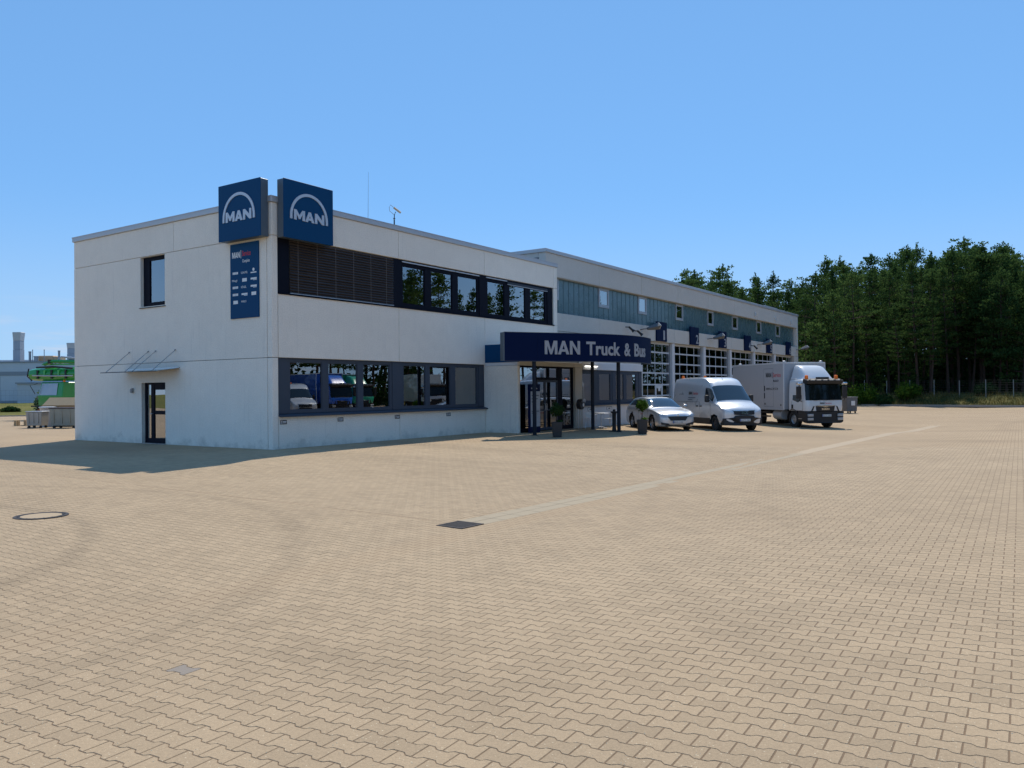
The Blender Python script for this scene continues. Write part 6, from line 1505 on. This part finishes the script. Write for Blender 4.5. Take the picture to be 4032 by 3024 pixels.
p = fo+fd*2.7+fn_*9; e = empty('roof_unit', (p.x, p.y, 7.2), math.atan2(fd.y, fd.x), 'tan and orange plant unit on the factory roof', 'roof unit')
MB().box(-1.3, 1.3, -1, 1, 0, 1.3).build('housing', mat('tan_unit', (.55, .36, .2), .7), e, bevel=.1, local=True); MB().box(1.32, 2.4, -.9, .9, 0, 1.1).build('side_module', mat('tan_unit_side', (.5, .36, .22), .7), e, local=True)

# green pump lorry, mostly hidden by the office corner
GR = mat('green_machine_paint', (.015, .28, .04), .35, 0, .08, coat=.6); GRL = mat('green_machine_sunlit', (.05, .42, .09), .35, coat=.6)  # second green carries the sunlit top of the boom in its colour
gx_, gy0 = 13.35, 42.95
gm = empty('pump_lorry', (gx_, gy0, -.02), math.atan2(-.83, .56), 'bright green pump lorry with a folded boom above its cab', 'lorry')
# local: +x to the right along the view, +y towards away; cab front faces -x side / camera
m_ = MB(); m_.add([(0, -.2, .7), (2.3, -1.1, .7), (3.2, 1.2, .7), (.9, 2.1, .7), (-.05, -.2, 1.8), (2.3, -1.1, 1.8), (3.2, 1.2, 1.8), (.9, 2.1, 1.8), (.15, -.05, 2.85), (2.3, -.9, 2.85), (3.1, 1.15, 2.85), (1.0, 1.95, 2.85)], [(3, 2, 1, 0), (0, 1, 5, 4), (1, 2, 6, 5), (2, 3, 7, 6), (3, 0, 4, 7), (4, 5, 9, 8), (5, 6, 10, 9), (6, 7, 11, 10), (7, 4, 8, 11), (8, 9, 10, 11)])
m_.build('cab', GR, gm, bevel=.05, local=True)
m_ = MB(); q = lambda a, b: (-.05+a*(2.35)+.2*b*(1-a), -.2-.9*a+.15*b-.02, 1.82+b*1.0); m_.add([q(.03, .05), q(.78, .05), q(.78, .93), q(.06, .93)], [(0, 1, 2, 3)]); m_.build('windscreen', M['lens'], gm, local=True)
m_ = MB(); m_.tube([(-.15, -.35, 1.95), (-.5, -.4, 2.6), (.0, -.3, 2.75)], .03); m_.build('mirror_arm', M['black_plastic'], gm, local=True)
MB().tube([(-.75, .2, 3.3), (-.55, .1, 3.42), (0, 0, 3.45), (3.5, -.9, 3.45)], [.25, .45, .52, .52], 8).build('boom', GR, gm, bevel=.03, local=True)
MB().box(.3, 3.3, -.25, .3, 4.15, 4.25).build('boom_top', GRL, gm, local=True); MB().tube([(-.9, .1, 3.9), (-1.0, .1, 3.3), (-.6, 0, 3.0)], .05).build('hose', M['black_plastic'], gm, local=True)
m_ = MB(); m_.tube([(1.4, -.4, 4.3), (2.0, -.6, 4.75), (3.4, -.9, 4.6)], .07); m_.build('pipe', M['box_grey'], gm, local=True); MB().lathe([(.08, 2.85), (.09, 3.05)], 10, (2.2, -.6, 0)).build('beacon', M['orange'], gm, local=True)
MB().box(-.1, 4, -1, 1.2, .45, .7).build('chassis', M['black_plastic'], gm, local=True)
for k in range(5): MB().box(.1+k*.62, .22+k*.62, -.62-k*.16, -.5-k*.16, 3.1+.2*(k % 2), 3.75).build('boom_bracket', GRL if k % 2 else M['black_plastic'], gm, local=True)
MB().tube([(.2, -.75, 3.95), (1.6, -1.1, 4.0), (3.3, -1.5, 3.85)], .07).build('hydraulic_ram', M['dark_metal'], gm, local=True)
MB().tube([(-.2, -.6, 3.35), (1.6, -1.1, 3.3), (3.3, -1.5, 3.3)], .05).build('concrete_pipe', M['box_grey'], gm, local=True)
MB().tube([(.6, -.4, 4.2), (1.3, -.6, 4.42), (3.4, -1.0, 4.35)], .14, 6).build('upper_boom', GR, gm, local=True)
for k in range(3): MB().box(1.0+k*.8, 1.25+k*.8, -.7, -.4, 4.25, 4.55).build('joint_block', M['black_plastic'] if k != 1 else M['box_grey'], gm, local=True)
MB().box(.0, 2.3, -1.16, -1.1, 1.0, 1.1).build('cab_trim', M['black_plastic'], gm, local=True)
for px_ in (.7, 3.0): MB().lathe([(.5, -.15), (.5, .15)], 18, (px_, -.9, .5), 'Y').build('wheel', M['tyre'], gm, local=True)
# containers and pallet
GB = mat('galvanised_container', (.36, .35, .32), .5, .4, .1, 3)
az = math.atan2(-.83, .56)
bin4('waste_container', 5.35, 26.65, gzf(5, 27)-.02, az, 'galvanised four-wheeled waste container left of the wall', .9, .75, .93, GB, M['coping'])
bin4('waste_container', 6.15, 24.95, gzf(6, 25)-.02, az, 'grey-green waste container partly hidden by the office corner', 1.5, 1.0, 1.12, mat('container_greygreen', (.27, .28, .24), .6, var=.15), mat('container_lid_dark', (.05, .035, .04), .5))
w2 = empty('zinc_tub', (6.55, 27.9, 0), 0, 'pale round tub behind the waste containers', 'tub'); MB().lathe([(.38, 0), (.4, .9), (.46, 1.12), (.48, 1.14)], 20).build('body', M['coping'], w2, smooth=40, local=True); MB().lathe([(.50, 1.13), (.50, 1.16), (.3, 1.19)], 20).build('rim', M['coping'], w2, local=True)
cb = empty('cardboard_box', (7.45, 27.85, 0), az, 'big open cardboard box behind the containers', 'box'); CB = mat('cardboard', (.36, .22, .11), .85); CBL = mat('cardboard_sunlit', (.5, .35, .2), .85)  # paler cardboard: sunlight on the raised flap put into its colour
MB().box(-1.0, 1.4, -.6, .6, 0.12, 1.25).build('carton', CB, cb, local=True)
m_ = MB(); m_.add([(-.95, -.62, 1.25), (1.4, -.62, 1.25), (1.4, -.2, 1.7), (-.75, -.2, 1.7), (-.95, -.61, 1.26), (1.4, -.61, 1.26), (1.4, -.19, 1.71), (-.75, -.19, 1.71)], [(0, 1, 2, 3), (7, 6, 5, 4), (0, 3, 7, 4), (1, 5, 6, 2), (2, 6, 7, 3), (0, 4, 5, 1)]); m_.build('flap', CBL, cb, local=True)
m_ = MB(); m_.add([(-1.0, -.6, 1.25), (-1.0, .6, 1.25), (-1.55, .55, 1.2), (-1.55, -.5, .75), (-1.01, -.6, 1.24), (-1.01, .6, 1.24), (-1.56, .55, 1.19), (-1.56, -.5, .74)], [(0, 1, 2, 3), (7, 6, 5, 4), (0, 3, 7, 4), (1, 5, 6, 2), (2, 6, 7, 3), (0, 4, 5, 1)]); m_.build('flap', CB, cb, local=True)
MB().box(-1.0, 1.4, -.5, .5, 0, .11).build('pallet_base', CB, cb, local=True)
pl = empty('wooden_pallet', (6.9, 31.2, 0), az+.3, 'wooden pallet lying on the yard at the far left', 'pallet'); WD = mat('pallet_wood', (.42, .3, .17), .85)
for k in range(5): MB().box(-.6+k*.275, -.5+k*.275, -.4, .4, .32, .345).build('plank', WD, pl, local=True)
for k in range(3): MB().box(-.6, .6, -.4+k*.35, -.3+k*.35, .0, .025).build('plank', WD, pl, local=True)
for kx in range(3):
    for ky in range(3): MB().box(-.6+kx*.53, -.46+kx*.53, -.4+ky*.35, -.3+ky*.35, .027, .318).build('block', WD, pl, local=True)
p_ = mx0+mdir*1.5+mn*9; shrub(p_.x, p_.y, .15, .55, 2.1, M['leaf_pale'], 'pale green bush on the meadow beside the green lorry')
p_ = mx0+mdir*(-1.5)+mn*12; shrub(p_.x, p_.y, .15, .7, .6, M['leaf_dark'], 'low bush on the meadow left of the pale green bush')
